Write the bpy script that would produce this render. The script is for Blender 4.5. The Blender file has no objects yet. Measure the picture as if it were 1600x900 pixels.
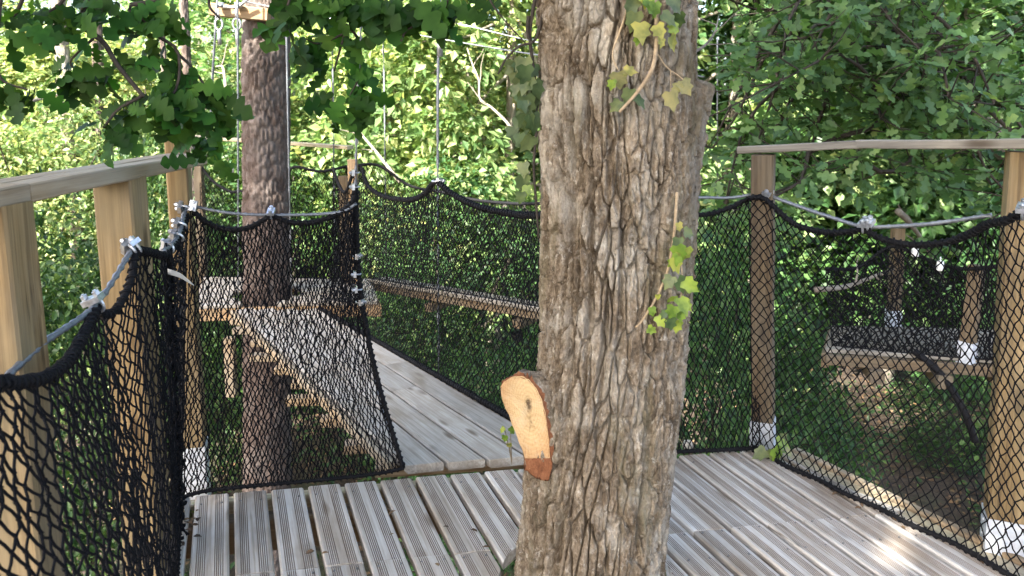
import bpy, math, random
import numpy as np
from mathutils import Vector, Matrix

# ------------------------------------------------------------------ camera, sky, sun, exposure
scene = bpy.context.scene
COL = scene.collection
F_PX, PPX, PPY, HZ, EYE = 1200.0, 800.0, 300.0, 165.0, 1.4     # measured on the 1600 x 900 photograph
TP = (PPY - HZ) / F_PX
PITCH = math.atan(TP)
cam_data = bpy.data.cameras.new("camera")
cam = bpy.data.objects.new("camera", cam_data)
COL.objects.link(cam)
cam.location = (0, 0, EYE)
cam.rotation_euler = (math.pi / 2 - PITCH, 0, 0)
cam_data.sensor_width = 36.0
cam_data.lens = F_PX / 1600 * 36.0
cam_data.shift_y = -(450 - PPY) / 1600
cam_data.clip_start = 0.02
cam_data.clip_end = 2000
cam_data.dof.use_dof = True
cam_data.dof.focus_distance = 2.7
cam_data.dof.aperture_fstop = 5.6
scene.camera = cam
scene.render.resolution_x, scene.render.resolution_y = 1024, 576

SUN_TO = Vector((-0.46, -0.60, 0.66)).normalized()               # towards the sun: behind the viewer, high on the left
world = bpy.data.worlds.new("World")
scene.world = world
world.use_nodes = True
wn = world.node_tree
sky = wn.nodes.new("ShaderNodeTexSky")
sky.sky_type = 'NISHITA'
sky.sun_disc = False
sky.sun_elevation = math.asin(SUN_TO.z)
sky.sun_rotation = math.atan2(SUN_TO.x, SUN_TO.y)
sky.air_density = 1.0
sky.dust_density = 4.0
sky.ozone_density = 0.9
wn.nodes["Background"].inputs[1].default_value = 0.15
wn.links.new(sky.outputs[0], wn.nodes["Background"].inputs[0])
sun_d = bpy.data.lights.new("sun", 'SUN')
sun_d.energy = 5.0
sun_d.angle = math.radians(0.6)
sun_d.color = (1.0, 0.94, 0.82)
sun = bpy.data.objects.new("sun", sun_d)
COL.objects.link(sun)
sun.location = (-6, -6, 14)
sun.rotation_euler = (-SUN_TO).to_track_quat('-Z', 'Y').to_euler()
scene.view_settings.view_transform = 'Standard'
scene.view_settings.look = 'None'
scene.view_settings.exposure = 2.8
scene.view_settings.gamma = 1.0
scene.view_settings.use_curve_mapping = False
scene.cycles.use_denoising = True
scene.cycles.max_bounces = 7
scene.cycles.diffuse_bounces = 4
scene.cycles.transmission_bounces = 4
scene.cycles.transparent_max_bounces = 4
scene.cycles.glossy_bounces = 2
scene.cycles.caustics_reflective = False
scene.cycles.caustics_refractive = False
scene.cycles.sample_clamp_indirect = 6.0

rng = np.random.default_rng(7)
random.seed(7)

# ------------------------------------------------------------------ measuring: a photo pixel as a point of the place
def ray(px, py):
    a, b = (px - PPX) / F_PX, (PPY - py) / F_PX
    c, s = math.cos(PITCH), math.sin(PITCH)
    return np.array([a, c + b * s, -s + b * c])
def at(px, py, Y):
    d = ray(px, py); t = Y / d[1]
    return np.array([d[0] * t, Y, EYE + d[2] * t])
def gp(px, py, z=0.0):
    d = ray(px, py); t = (z - EYE) / d[2]
    return np.array([d[0] * t, d[1] * t, z])
def nrm(v):
    v = np.asarray(v, float); return v / (np.linalg.norm(v) + 1e-12)

# ------------------------------------------------------------------ mesh building
class MB:
    def __init__(s): s.V = []; s.T = []; s.Q = []; s.n = 0; s.tm = []; s.qm = []
    def add(s, V, tris=None, quads=None, mat=0):
        V = np.asarray(V, float).reshape(-1, 3)
        s.V.append(V)
        if tris is not None and len(tris):
            t = np.asarray(tris, int).reshape(-1, 3) + s.n; s.T.append(t); s.tm.append(np.full(len(t), mat))
        if quads is not None and len(quads):
            q = np.asarray(quads, int).reshape(-1, 4) + s.n; s.Q.append(q); s.qm.append(np.full(len(q), mat))
        s.n += len(V)
    def box(s, c, size, R=None, mat=0):
        c = np.asarray(c, float); h = np.asarray(size, float) / 2
        P = np.array([[x, y, z] for x in (-1, 1) for y in (-1, 1) for z in (-1, 1)]) * h
        if R is not None: P = P @ np.asarray(R).T
        s.add(P + c, quads=[(0, 1, 3, 2), (4, 6, 7, 5), (0, 4, 5, 1), (2, 3, 7, 6), (0, 2, 6, 4), (1, 5, 7, 3)], mat=mat)
    def tube(s, pts, r, sides=8, caps=True, twist=0.0, lobes=0, lobe=0.0, mat=0):
        P = np.asarray(pts, float); n = len(P)
        r = np.full(n, r, float) if np.isscalar(r) else np.asarray(r, float)
        T = np.gradient(P, axis=0); T /= np.linalg.norm(T, axis=1)[:, None] + 1e-12
        ref = np.array([0, 0, 1.0]) if abs(T[0, 2]) < .9 else np.array([0, 1.0, 0])
        N = np.zeros_like(P); v = ref
        for i in range(n):
            v = v - T[i] * (v @ T[i]); v = v / (np.linalg.norm(v) + 1e-12); N[i] = v
        B = np.cross(T, N)
        L = np.concatenate([[0], np.cumsum(np.linalg.norm(np.diff(P, axis=0), axis=1))])
        a = np.arange(sides) / sides * 2 * math.pi
        A = a[None, :] + twist * L[:, None]
        R = r[:, None] * (1 + lobe * np.cos(lobes * a)[None, :])
        V = P[:, None] + R[:, :, None] * (np.cos(A)[:, :, None] * N[:, None] + np.sin(A)[:, :, None] * B[:, None])
        V = V.reshape(-1, 3)
        i, j = np.meshgrid(np.arange(n - 1), np.arange(sides), indexing='ij'); i = i.ravel(); j = j.ravel(); k = (j + 1) % sides
        Q = np.stack([i * sides + j, i * sides + k, (i + 1) * sides + k, (i + 1) * sides + j], 1)
        t = []
        if caps:
            V = np.vstack([V, P[:1], P[-1:]]); c0 = n * sides
            for q in range(sides):
                t.append((c0, (q + 1) % sides, q)); t.append((c0 + 1, (n - 1) * sides + q, (n - 1) * sides + (q + 1) % sides))
        s.add(V, tris=t, quads=Q, mat=mat)
    def mesh(s, name, mats, smooth=False):
        me = bpy.data.meshes.new(name)
        V = np.vstack(s.V) if s.V else np.zeros((0, 3))
        T = np.vstack(s.T) if s.T else np.zeros((0, 3), int)
        Q = np.vstack(s.Q) if s.Q else np.zeros((0, 4), int)
        me.vertices.add(len(V)); me.vertices.foreach_set('co', V.astype(np.float32).ravel())
        nl = T.size + Q.size
        me.loops.add(nl); me.loops.foreach_set('vertex_index', np.concatenate([T.ravel(), Q.ravel()]).astype(np.int32))
        me.polygons.add(len(T) + len(Q))
        st = np.concatenate([np.arange(len(T)) * 3, T.size + np.arange(len(Q)) * 4]).astype(np.int32)
        me.polygons.foreach_set('loop_start', st)
        for m in (mats if isinstance(mats, (list, tuple)) else [mats]): me.materials.append(m)
        mi = np.concatenate((s.tm if s.tm else [np.zeros(0)]) + (s.qm if s.qm else [np.zeros(0)])).astype(np.int32)
        me.polygons.foreach_set('material_index', mi)
        me.update(calc_edges=True)
        me.validate()
        me.polygons.foreach_set('use_smooth', np.full(len(me.polygons), bool(smooth)))
        return me
    def build(s, name, mats, parent=None, smooth=False):
        return link(name, s.mesh(name, mats, smooth), parent)

def link(name, me, parent=None):
    o = bpy.data.objects.new(name, me); COL.objects.link(o)
    if parent is not None: o.parent = parent
    return o
def tag(o, label=None, cat=None, group=None, kind=None):
    if label: o["label"] = label
    if cat: o["category"] = cat
    if group: o["group"] = group
    if kind: o["kind"] = kind
    return o
def thing(name, label, cat, group=None, loc=(0, 0, 0)):
    o = bpy.data.objects.new(name, None); COL.objects.link(o)
    o.empty_display_size = .1; o.location = [float(x) for x in loc]
    return tag(o, label, cat, group)
def wmat(o):
    return (wmat(o.parent) if o.parent is not None else Matrix.Identity(4)) @ o.matrix_basis
def put(o, M):
    """place a part built in its own frame at world matrix M"""
    M = Matrix(M)
    o.matrix_basis = wmat(o.parent).inverted() @ M if o.parent is not None else M
    return o
def W(mb, name, mats, root, smooth=False):
    """a part whose mesh was laid out in world coordinates"""
    return put(mb.build(name, mats, root, smooth), Matrix.Identity(4))
def frame(p0, p1, up=(0, 0, 1)):
    x = nrm(np.asarray(p1) - p0); z = np.asarray(up, float); z = nrm(z - x * (z @ x)); y = np.cross(z, x)
    M = np.eye(4); M[:3, 0] = x; M[:3, 1] = y; M[:3, 2] = z; M[:3, 3] = p0
    return M
def plank_mesh(name, L, w, t, mats, bevel=.004, segs=6, warp=.0, seed=0, shear=0.0):
    """board in its own frame: x along it from 0, chamfered edges, top face at z=0"""
    r = np.random.default_rng(seed)
    b = bevel
    prof = np.array([(-w / 2, -t + b), (-w / 2, -b), (-w / 2 + b, 0), (w / 2 - b, 0), (w / 2, -b), (w / 2, -t + b), (w / 2 - b, -t), (-w / 2 + b, -t)])
    xs = np.linspace(0, L, segs + 1); k = len(prof)
    V = []
    for i, x in enumerate(xs):
        o = r.normal(0, warp, 2) if warp else np.zeros(2)
        V.append(np.column_stack([x + (prof[:, 0] * shear if i == 0 else np.zeros(k)), prof[:, 0] + o[0], prof[:, 1] + o[1]]))
    V = np.vstack(V); Q = []
    for i in range(segs):
        for j in range(k):
            Q.append((i * k + j, i * k + (j + 1) % k, (i + 1) * k + (j + 1) % k, (i + 1) * k + j))
    m = MB(); m.add(V, quads=Q)
    e0 = [(0, j, j + 1) for j in range(1, k - 1)]; o = segs * k
    m.T.append(np.array([(a, c, b_) for a, b_, c in e0])); m.tm.append(np.zeros(len(e0)))
    m.T.append(np.array([(o, o + b_, o + c) for a, b_, c in e0])); m.tm.append(np.zeros(len(e0)))
    m.T = [t_ for t_ in m.T]
    return m.mesh(name, mats)
def board(name, p0, p1, w, t, mat, parent, up=(0, 0, 1), bevel=.004, warp=.0008, seed=None, shear=0.0):
    p0 = np.asarray(p0, float); p1 = np.asarray(p1, float)
    seed = int(rng.integers(1e6)) if seed is None else seed
    me = plank_mesh(name, float(np.linalg.norm(p1 - p0)), w, t, mat, bevel, warp=warp, seed=seed, shear=shear)
    return put(link(name, me, parent), frame(p0, p1, up))

# ------------------------------------------------------------------ noise for shapes
_tabs = {}
def tab(seed):
    if seed not in _tabs: _tabs[seed] = np.random.default_rng(1000 + seed).random((256, 256))
    return _tabs[seed]
def vnoise(x, y, seed=0):
    t = tab(seed); xi = np.floor(x).astype(int); yi = np.floor(y).astype(int); fx = x - xi; fy = y - yi
    fx = fx * fx * (3 - 2 * fx); fy = fy * fy * (3 - 2 * fy)
    a = t[xi % 256, yi % 256]; b = t[(xi + 1) % 256, yi % 256]; c = t[xi % 256, (yi + 1) % 256]; d = t[(xi + 1) % 256, (yi + 1) % 256]
    return (a * (1 - fx) + b * fx) * (1 - fy) + (c * (1 - fx) + d * fx) * fy
def fbm(x, y, seed=0, o=4):
    s = 0; a = .5
    for k in range(o): s = s + a * (vnoise(x, y, seed + k) - .5) * 2; x = x * 2.03; y = y * 2.03; a *= .5
    return s
def voro(x, y, seed=0):
    ta, tb = tab(seed), tab(seed + 50); xi = np.floor(x).astype(int); yi = np.floor(y).astype(int)
    f1 = np.full(x.shape, 9.0); f2 = f1.copy(); idv = np.zeros(x.shape)
    for i in (-1, 0, 1):
        for j in (-1, 0, 1):
            cx = xi + i; cy = yi + j
            d = np.hypot(cx + ta[cx % 256, cy % 256] - x, cy + tb[cx % 256, cy % 256] - y)
            m = d < f1
            f2 = np.where(m, f1, np.minimum(f2, d)); idv = np.where(m, ta[(cx + 7) % 256, (cy + 3) % 256], idv); f1 = np.where(m, d, f1)
    return f1, f2, idv
def sst(a, b, x):
    t = np.clip((x - a) / (b - a), 0, 1); return t * t * (3 - 2 * t)
def smooth_path(pts, n=24):
    P = np.asarray(pts, float); m = len(P)
    if m == 2: return P[0] + (P[1] - P[0]) * np.linspace(0, 1, n)[:, None]
    E = np.vstack([2 * P[0] - P[1], P, 2 * P[-1] - P[-2]])
    out = []
    for u in np.linspace(0, m - 1 - 1e-6, n):
        i = int(u); f = u - i; a, b, c, d = E[i], E[i + 1], E[i + 2], E[i + 3]
        out.append(.5 * (2 * b + (c - a) * f + (2 * a - 5 * b + 4 * c - d) * f * f + (3 * b - a - 3 * c + d) * f ** 3))
    return np.array(out)

# ------------------------------------------------------------------ materials
def mat_new(name):
    m = bpy.data.materials.new(name); m.use_nodes = True
    nt = m.node_tree; b = nt.nodes["Principled BSDF"]
    return m, nt, b
def nd(nt, t, **kw):
    n = nt.nodes.new(t)
    for k, v in kw.items(): setattr(n, k, v)
    return n
def ramp(nt, fac, stops):
    r = nd(nt, "ShaderNodeValToRGB")
    while len(r.color_ramp.elements) < len(stops): r.color_ramp.elements.new(.5)
    for e, (p, c) in zip(r.color_ramp.elements, stops): e.position = p; e.color = (*c, 1)
    nt.links.new(fac, r.inputs[0]); return r.outputs[0]
def noise(nt, vec, scale, detail=4, rough=.6, dist=0.0):
    n = nd(nt, "ShaderNodeTexNoise"); n.inputs["Scale"].default_value = scale; n.inputs["Detail"].default_value = detail
    n.inputs["Roughness"].default_value = rough; n.inputs["Distortion"].default_value = dist
    if vec is not None: nt.links.new(vec, n.inputs["Vector"])
    return n.outputs["Fac"]
def mapping(nt, scale, src="Object", shift=True):
    tc = nd(nt, "ShaderNodeTexCoord"); mp = nd(nt, "ShaderNodeMapping"); mp.inputs["Scale"].default_value = scale
    nt.links.new(tc.outputs[src], mp.inputs["Vector"])
    if shift:
        oi = nd(nt, "ShaderNodeObjectInfo"); mu = nd(nt, "ShaderNodeMath", operation='MULTIPLY'); mu.inputs[1].default_value = 37.0
        nt.links.new(oi.outputs["Random"], mu.inputs[0]); nt.links.new(mu.outputs[0], mp.inputs["Location"])
    return mp.outputs[0]
def mix(nt, a, b, fac, mode='MIX'):
    m = nd(nt, "ShaderNodeMix", data_type='RGBA', blend_type=mode)
    for s, v in ((m.inputs[0], fac), (m.inputs[6], a), (m.inputs[7], b)):
        if hasattr(v, "is_output") or hasattr(v, "links"): nt.links.new(v, s)
        else: s.default_value = v if not isinstance(v, tuple) else (*v, 1)
    return m.outputs[2]
def bump(nt, b, h, strength=.3, dist=.01):
    n = nd(nt, "ShaderNodeBump"); n.inputs["Strength"].default_value = strength; n.inputs["Distance"].default_value = dist
    nt.links.new(h, n.inputs["Height"]); nt.links.new(n.outputs[0], b.inputs["Normal"])
def math_n(nt, op, a, b=None):
    n = nd(nt, "ShaderNodeMath", operation=op)
    for i, v in enumerate((a, b)):
        if v is None: continue
        if hasattr(v, "links"): nt.links.new(v, n.inputs[i])
        else: n.inputs[i].default_value = v
    return n.outputs[0]

def wood(name, dark, mid, light, stain=None, stain_amt=.0, rough=.75, knots=True, vary=.25, bumps=.35, weather=None):
    """board or post: grain runs along the local x axis"""
    m, nt, b = mat_new(name)
    g = noise(nt, mapping(nt, (1.2, 22, 22)), 1.6, 5, .62, .6)
    f = noise(nt, mapping(nt, (1.6, 105, 105)), 1.0, 4, .65)
    gf = math_n(nt, 'ADD', math_n(nt, 'MULTIPLY', g, .5), math_n(nt, 'MULTIPLY', f, .5))
    c = ramp(nt, gf, [(.36, dark), (.5, mid), (.64, light)])
    if knots:
        v = nd(nt, "ShaderNodeTexVoronoi"); v.inputs["Scale"].default_value = 1.0
        nt.links.new(mapping(nt, (3.2, 13, 13)), v.inputs["Vector"])
        k = ramp(nt, v.outputs["Distance"], [(.06, (1, 1, 1)), (.13, (.7, .7, .7)), (.22, (0, 0, 0))])
        c = mix(nt, c, (dark[0] * .45, dark[1] * .36, dark[2] * .28), math_n(nt, 'MULTIPLY', k, .85))
    cr = noise(nt, mapping(nt, (.9, 42, 42)), 1.0, 2, .5, .4)
    crk = ramp(nt, cr, [(.485, (0, 0, 0)), (.5, (1, 1, 1)), (.515, (0, 0, 0))])
    cm = noise(nt, mapping(nt, (1.4, 9, 9)), 1.0, 2, .5)
    crk = math_n(nt, 'MULTIPLY', crk, ramp(nt, cm, [(.5, (0, 0, 0)), (.62, (1, 1, 1))]))
    c = mix(nt, c, (dark[0] * .3, dark[1] * .26, dark[2] * .22), math_n(nt, 'MULTIPLY', crk, .85))
    if weather:
        wz = noise(nt, mapping(nt, (1.6, 5, 5)), 1.0, 5, .65)
        c = mix(nt, c, weather, math_n(nt, 'MULTIPLY', ramp(nt, wz, [(.45, (0, 0, 0)), (.68, (1, 1, 1))]), .7))
    if stain:
        s = noise(nt, mapping(nt, (2.2, 7, 7)), 1.2, 4, .6)
        c = mix(nt, c, stain, math_n(nt, 'MULTIPLY', ramp(nt, s, [(.46, (0, 0, 0)), (.66, (1, 1, 1))]), stain_amt))
    oi = nd(nt, "ShaderNodeObjectInfo")
    hs = nd(nt, "ShaderNodeHueSaturation")
    nt.links.new(math_n(nt, 'ADD', math_n(nt, 'MULTIPLY', oi.outputs["Random"], vary), 1 - vary * .5), hs.inputs["Value"])
    nt.links.new(c, hs.inputs["Color"]); nt.links.new(hs.outputs[0], b.inputs["Base Color"])
    b.inputs["Roughness"].default_value = rough
    b.inputs["Specular IOR Level"].default_value = .3
    bump(nt, b, gf, bumps, .006)
    return m

M = {}
M['deck'] = wood('weathered_deck', (.27, .23, .19), (.45, .405, .355), (.61, .575, .53), (.26, .205, .15), .65, rough=.62, vary=.30, weather=(.56, .545, .52))
M['groove'] = wood('groove_wood', (.14, .10, .075), (.20, .145, .11), (.27, .21, .17), rough=.9, knots=False)
M['bridge'] = wood('bridge_wood', (.20, .17, .14), (.325, .29, .245), (.44, .41, .365), (.20, .16, .115), .7, rough=.65, vary=.35, weather=(.38, .365, .34))
M['post'] = wood('treated_post', (.10, .064, .029), (.225, .152, .07), (.33, .235, .12), (.16, .128, .07), .5, vary=.06, weather=(.22, .178, .115))
M['post_dark'] = wood('brown_post', (.075, .05, .028), (.135, .095, .055), (.20, .15, .09), (.13, .11, .08), .6, vary=.2, weather=(.15, .13, .10))
M['rail'] = wood('handrail_wood', (.16, .11, .065), (.28, .205, .125), (.39, .31, .21), (.27, .24, .19), .6, vary=.15, weather=(.33, .295, .235))
M['rail_grey'] = wood('grey_handrail', (.13, .115, .095), (.215, .195, .165), (.31, .285, .245), (.18, .155, .12), .5, vary=.15)
M['pale'] = wood('pale_timber', (.28, .22, .13), (.42, .35, .225), (.52, .45, .31), (.30, .26, .19), .5, vary=.2)
M['orange'] = wood('orange_timber', (.20, .125, .065), (.32, .21, .11), (.42, .29, .165), (.24, .19, .13), .6, vary=.2)

def simple(name, col, rough=.5, metal=0.0, nscale=0, namt=.3, bumpy=0, spec=.5):
    m, nt, b = mat_new(name)
    b.inputs["Roughness"].default_value = rough; b.inputs["Metallic"].default_value = metal
    b.inputs["Specular IOR Level"].default_value = spec
    if nscale:
        n = noise(nt, mapping(nt, (1, 1, 1)), nscale, 5, .6)
        nt.links.new(ramp(nt, n, [(.3, tuple(c * (1 - namt) for c in col)), (.7, tuple(min(1, c * (1 + namt)) for c in col))]), b.inputs["Base Color"])
        if bumpy: bump(nt, b, n, bumpy, .004)
    else: b.inputs["Base Color"].default_value = (*col, 1)
    return m
M['net'] = simple('black_cord', (.0035, .0035, .0048), .75, 0, 300, .5, spec=.12)
M['rope'] = simple('black_rope', (.0045, .0045, .006), .7, 0, 400, .5, .3, spec=.18)
M['steel'] = simple('galvanised_cable', (.21, .225, .25), .5, .55, 120, .25)
M['zinc'] = simple('zinc_fitting', (.50, .52, .56), .38, .85, 60, .35)
M['shoe'] = simple('galvanised_shoe', (.55, .58, .64), .5, .25, 25, .2, .1)
M['screw'] = simple('dull_screw', (.16, .155, .15), .55, .4)
M['tagm'] = simple('cable_tie', (.45, .45, .43), .45)
M['white'] = simple('white_plastic', (.78, .79, .80), .4)

def leaf_mat(name, stops, trans=.4, rough=.45, tcol=(1.25, 1.25, .55), spec=.4):
    m, nt, b = mat_new(name)
    gi = nd(nt, "ShaderNodeNewGeometry"); oi = nd(nt, "ShaderNodeObjectInfo")
    rnd = math_n(nt, 'FRACT', math_n(nt, 'ADD', gi.outputs["Random Per Island"], math_n(nt, 'MULTIPLY', oi.outputs["Random"], 7.3)))
    c = ramp(nt, rnd, stops)
    ln = noise(nt, mapping(nt, (1, 1, 1)), 1.1, 3, .6)
    lr = ramp(nt, ln, [(.36, (.55, .62, .60)), (.5, (1, 1, 1)), (.66, (1.35, 1.25, 1.1))])
    c = mix(nt, c, lr, 1.0, 'MULTIPLY')
    c = mix(nt, c, oi.outputs["Color"], 1.0, 'MULTIPLY')
    nt.links.new(c, b.inputs["Base Color"])
    b.inputs["Roughness"].default_value = rough; b.inputs["Specular IOR Level"].default_value = spec
    tr = nd(nt, "ShaderNodeBsdfTranslucent"); nt.links.new(mix(nt, c, tcol, 1.0, 'MULTIPLY'), tr.inputs[0])
    ms = nd(nt, "ShaderNodeMixShader"); ms.inputs[0].default_value = trans
    nt.links.new(b.outputs[0], ms.inputs[1]); nt.links.new(tr.outputs[0], ms.inputs[2])
    nt.links.new(ms.outputs[0], nt.nodes["Material Output"].inputs[0])
    return m
G = lambda *a: tuple(a)
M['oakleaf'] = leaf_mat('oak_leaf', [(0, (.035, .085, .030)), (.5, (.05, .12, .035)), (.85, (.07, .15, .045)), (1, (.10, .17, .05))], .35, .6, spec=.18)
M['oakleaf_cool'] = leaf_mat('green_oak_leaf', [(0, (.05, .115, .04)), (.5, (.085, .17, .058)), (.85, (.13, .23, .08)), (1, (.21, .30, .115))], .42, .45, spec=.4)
M['shrubleaf'] = leaf_mat('shrub_leaf', [(0, (.018, .05, .018)), (.45, (.035, .085, .026)), (.8, (.062, .125, .038)), (1, (.12, .185, .06))], .35)  # stops lowered so the understory shade sits in the leaf colour
M['brightleaf'] = leaf_mat('sunny_leaf', [(0, (.10, .18, .075)), (.35, (.17, .26, .11)), (.75, (.265, .335, .155)), (1, (.41, .41, .22))], .45, tcol=(1.08, 1.12, .78))  # pale stops put sunlit brightness into the leaf colour
M['ivyleaf'] = leaf_mat('ivy_leaf', [(0, (.13, .22, .03)), (.5, (.20, .31, .05)), (.9, (.28, .36, .06)), (1, (.36, .36, .08))], .4, .4)
M['ivydark'] = leaf_mat('old_ivy_leaf', [(0, (.05, .09, .03)), (.5, (.09, .13, .05)), (1, (.14, .17, .07))], .3, .45)
M['ivyyellow'] = leaf_mat('yellowing_ivy_leaf', [(0, (.30, .29, .06)), (.5, (.38, .36, .08)), (1, (.30, .26, .10))], .35, .5)
M['ivyfaded'] = leaf_mat('faded_ivy_leaf', [(0, (.22, .21, .10)), (.5, (.30, .29, .14)), (1, (.26, .22, .13))], .3, .6)
M['litter'] = leaf_mat('fallen_leaf', [(0, (.05, .032, .02)), (.4, (.10, .062, .035)), (.8, (.17, .11, .06)), (1, (.24, .17, .10))], .1, .8, (1, .9, .7))
M['twig'] = simple('twig_bark', (.045, .037, .03), .85, 0, 60, .4, .3, spec=.2)
M['deadwood'] = simple('pale_dead_wood', (.22, .19, .155), .85, 0, 30, .3, .3, spec=.2)
M['vinestem'] = simple('vine_stem', (.33, .25, .16), .75, 0, 80, .35, .3, spec=.2)

def bark(name, stops, lich=None, lamt=.5, scale=1.0, bumps=.6, bd=.01, patch=None):
    m, nt, b = mat_new(name)
    n1 = noise(nt, mapping(nt, (1, 1, .35)), 26 * scale, 6, .68)
    n2 = noise(nt, mapping(nt, (1, 1, .6)), 150 * scale, 4, .65)
    f = math_n(nt, 'ADD', math_n(nt, 'MULTIPLY', n1, .6), math_n(nt, 'MULTIPLY', n2, .4))
    c = ramp(nt, f, stops)
    if lich:
        l = noise(nt, mapping(nt, (1, 1, .7)), 7 * scale, 6, .7)
        c = mix(nt, c, lich, math_n(nt, 'MULTIPLY', ramp(nt, l, [(.48, (0, 0, 0)), (.62, (1, 1, 1))]), lamt))
        w = noise(nt, mapping(nt, (1, 1, .8)), 55 * scale, 5, .7)
        c = mix(nt, c, tuple(min(1, x * 1.35) for x in lich), math_n(nt, 'MULTIPLY', ramp(nt, w, [(.57, (0, 0, 0)), (.66, (1, 1, 1))]), lamt * .9))
    if patch:                                                      # brown wet-stained and mossy areas
        for q, (pc_, sc_) in enumerate(zip(patch, (3.1, 4.3))):
            pn = noise(nt, mapping(nt, (1 + q, 1, .5)), sc_, 5, .65)
            c = mix(nt, c, pc_, math_n(nt, 'MULTIPLY', ramp(nt, pn, [(.50 + .04 * q, (0, 0, 0)), (.66, (1, 1, 1))]), .55))
    nt.links.new(c, b.inputs["Base Color"]); b.inputs["Roughness"].default_value = .92; b.inputs["Specular IOR Level"].default_value = .15
    bump(nt, b, f, bumps, bd)
    return m
M['bark_oak'] = bark('oak_bark', [(.33, (.042, .031, .021)), (.46, (.13, .098, .067)), (.57, (.265, .212, .153)), (.71, (.51, .45, .365))], (.45, .42, .36), .5, 1.0, 1.0, .016, patch=((.09, .064, .040), (.17, .155, .10)))
M['bark_pine'] = bark('pine_bark', [(.30, (.036, .026, .023)), (.5, (.092, .069, .060)), (.70, (.18, .148, .132))], (.16, .15, .145), .4, .6)
M['bark_grey'] = bark('grey_bark', [(.28, (.09, .075, .06)), (.5, (.17, .145, .12)), (.72, (.27, .24, .20))], (.3, .3, .27), .4, .6)
GZ = -3.6                                                        # forest floor, the deck's top is z = 0
# ------------------------------------------------------------------ the ground
def ground_h(x, y):
    return GZ + .35 * fbm(x * .13 + 5, y * .13 + 9, 3, 3) + .06 * fbm(x * .9, y * .9, 5, 3) + np.clip(y - 14, 0, 60) * .02
m = MB()
gx = np.concatenate([np.linspace(-400, -30, 14), np.linspace(-26, 26, 131), np.linspace(30, 400, 14)])
gy = np.concatenate([np.linspace(-200, -12, 8), np.linspace(-10, 40, 126), np.linspace(46, 600, 14)])
X, Y = np.meshgrid(gx, gy, indexing='ij')
Zg = ground_h(X, Y)
n1, n2 = X.shape
i, j = np.meshgrid(np.arange(n1 - 1), np.arange(n2 - 1), indexing='ij'); i = i.ravel(); j = j.ravel()
m.add(np.stack([X, Y, Zg], -1).reshape(-1, 3), quads=np.stack([i * n2 + j, (i + 1) * n2 + j, (i + 1) * n2 + j + 1, i * n2 + j + 1], 1))
gm, nt, b = mat_new('forest_soil')
n_a = noise(nt, mapping(nt, (1, 1, 1), shift=False), 1.1, 5, .6); n_b = noise(nt, mapping(nt, (1, 1, 1), shift=False), 22, 5, .7)
c = mix(nt, ramp(nt, n_b, [(.3, (.018, .012, .008)), (.5, (.04, .027, .018)), (.72, (.085, .06, .04))]), (.045, .06, .022), math_n(nt, 'MULTIPLY', ramp(nt, n_a, [(.52, (0, 0, 0)), (.66, (1, 1, 1))]), .6))
nt.links.new(c, b.inputs["Base Color"]); b.inputs["Roughness"].default_value = .95
bump(nt, b, n_b, .8, .05)
ground = m.build('ground', gm, None, True); tag(ground, 'dark leaf-strewn forest floor far below the platforms', None, None, 'structure')

# ------------------------------------------------------------------ near platform: grooved boards around the oak
TREE_C = np.array([at(919, 700, 2.15)[0], 2.15])                  # trunk axis at deck height
A_, B_ = gp(284, 776)[:2], gp(1201, 699)[:2]                     # back edge
C_ = gp(1532, 868)[:2]                                           # right edge runs B -> C and on
L_ = gp(277, 900)[:2]                                            # left edge runs A -> L and on
J0, J1 = gp(428, 892)[:2], gp(1290, 810)[:2]                     # butt joint of the boards
d = nrm(np.append(gp(694, 732)[:2] - gp(795, 900)[:2], 0))[:2]
nn = np.array([d[1], -d[0]])                                     # to the right of the boards
pts_gap = [(361, 774), (419, 762), (477, 755), (533, 748), (587, 743), (641, 736), (694, 732)]
sg = np.array([gp(*p)[:2] @ nn for p in pts_gap])
pitch = float(np.polyfit(np.arange(7), sg, 1)[0]); s0 = float(np.polyfit(np.arange(7), sg, 1)[1])
def line_t(P, Q, s):
    """where the board line at offset s meets the line PQ (parameter along d)"""
    e = Q - P; det = d[0] * -e[1] + d[1] * e[0]
    r0_, r1_ = P[0] - nn[0] * s, P[1] - nn[1] * s
    return (r0_ * -e[1] + r1_ * e[0]) / det
GAP = .017
wb = pitch - GAP
def groove_profile(w):
    """top outline of a ridged decking board, from left to right: (offset, height, groove?)"""
    pts = [(-w / 2, -.028, 0), (-w / 2, -.005, 0), (-w / 2 + .005, 0, 0)]
    def band(c):
        for k in range(5):
            x = c + (k - 2) * .0060
            pts.extend([(x - .0014, 0, 0), (x - .0007, -.0035, 1), (x + .0007, -.0035, 1), (x + .0014, 0, 0)])
    band(-w * .235); band(w * .235)
    pts.extend([(w / 2 - .005, 0, 0), (w / 2, -.005, 0), (w / 2, -.028, 0)])
    return pts
prof = groove_profile(wb)
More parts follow.
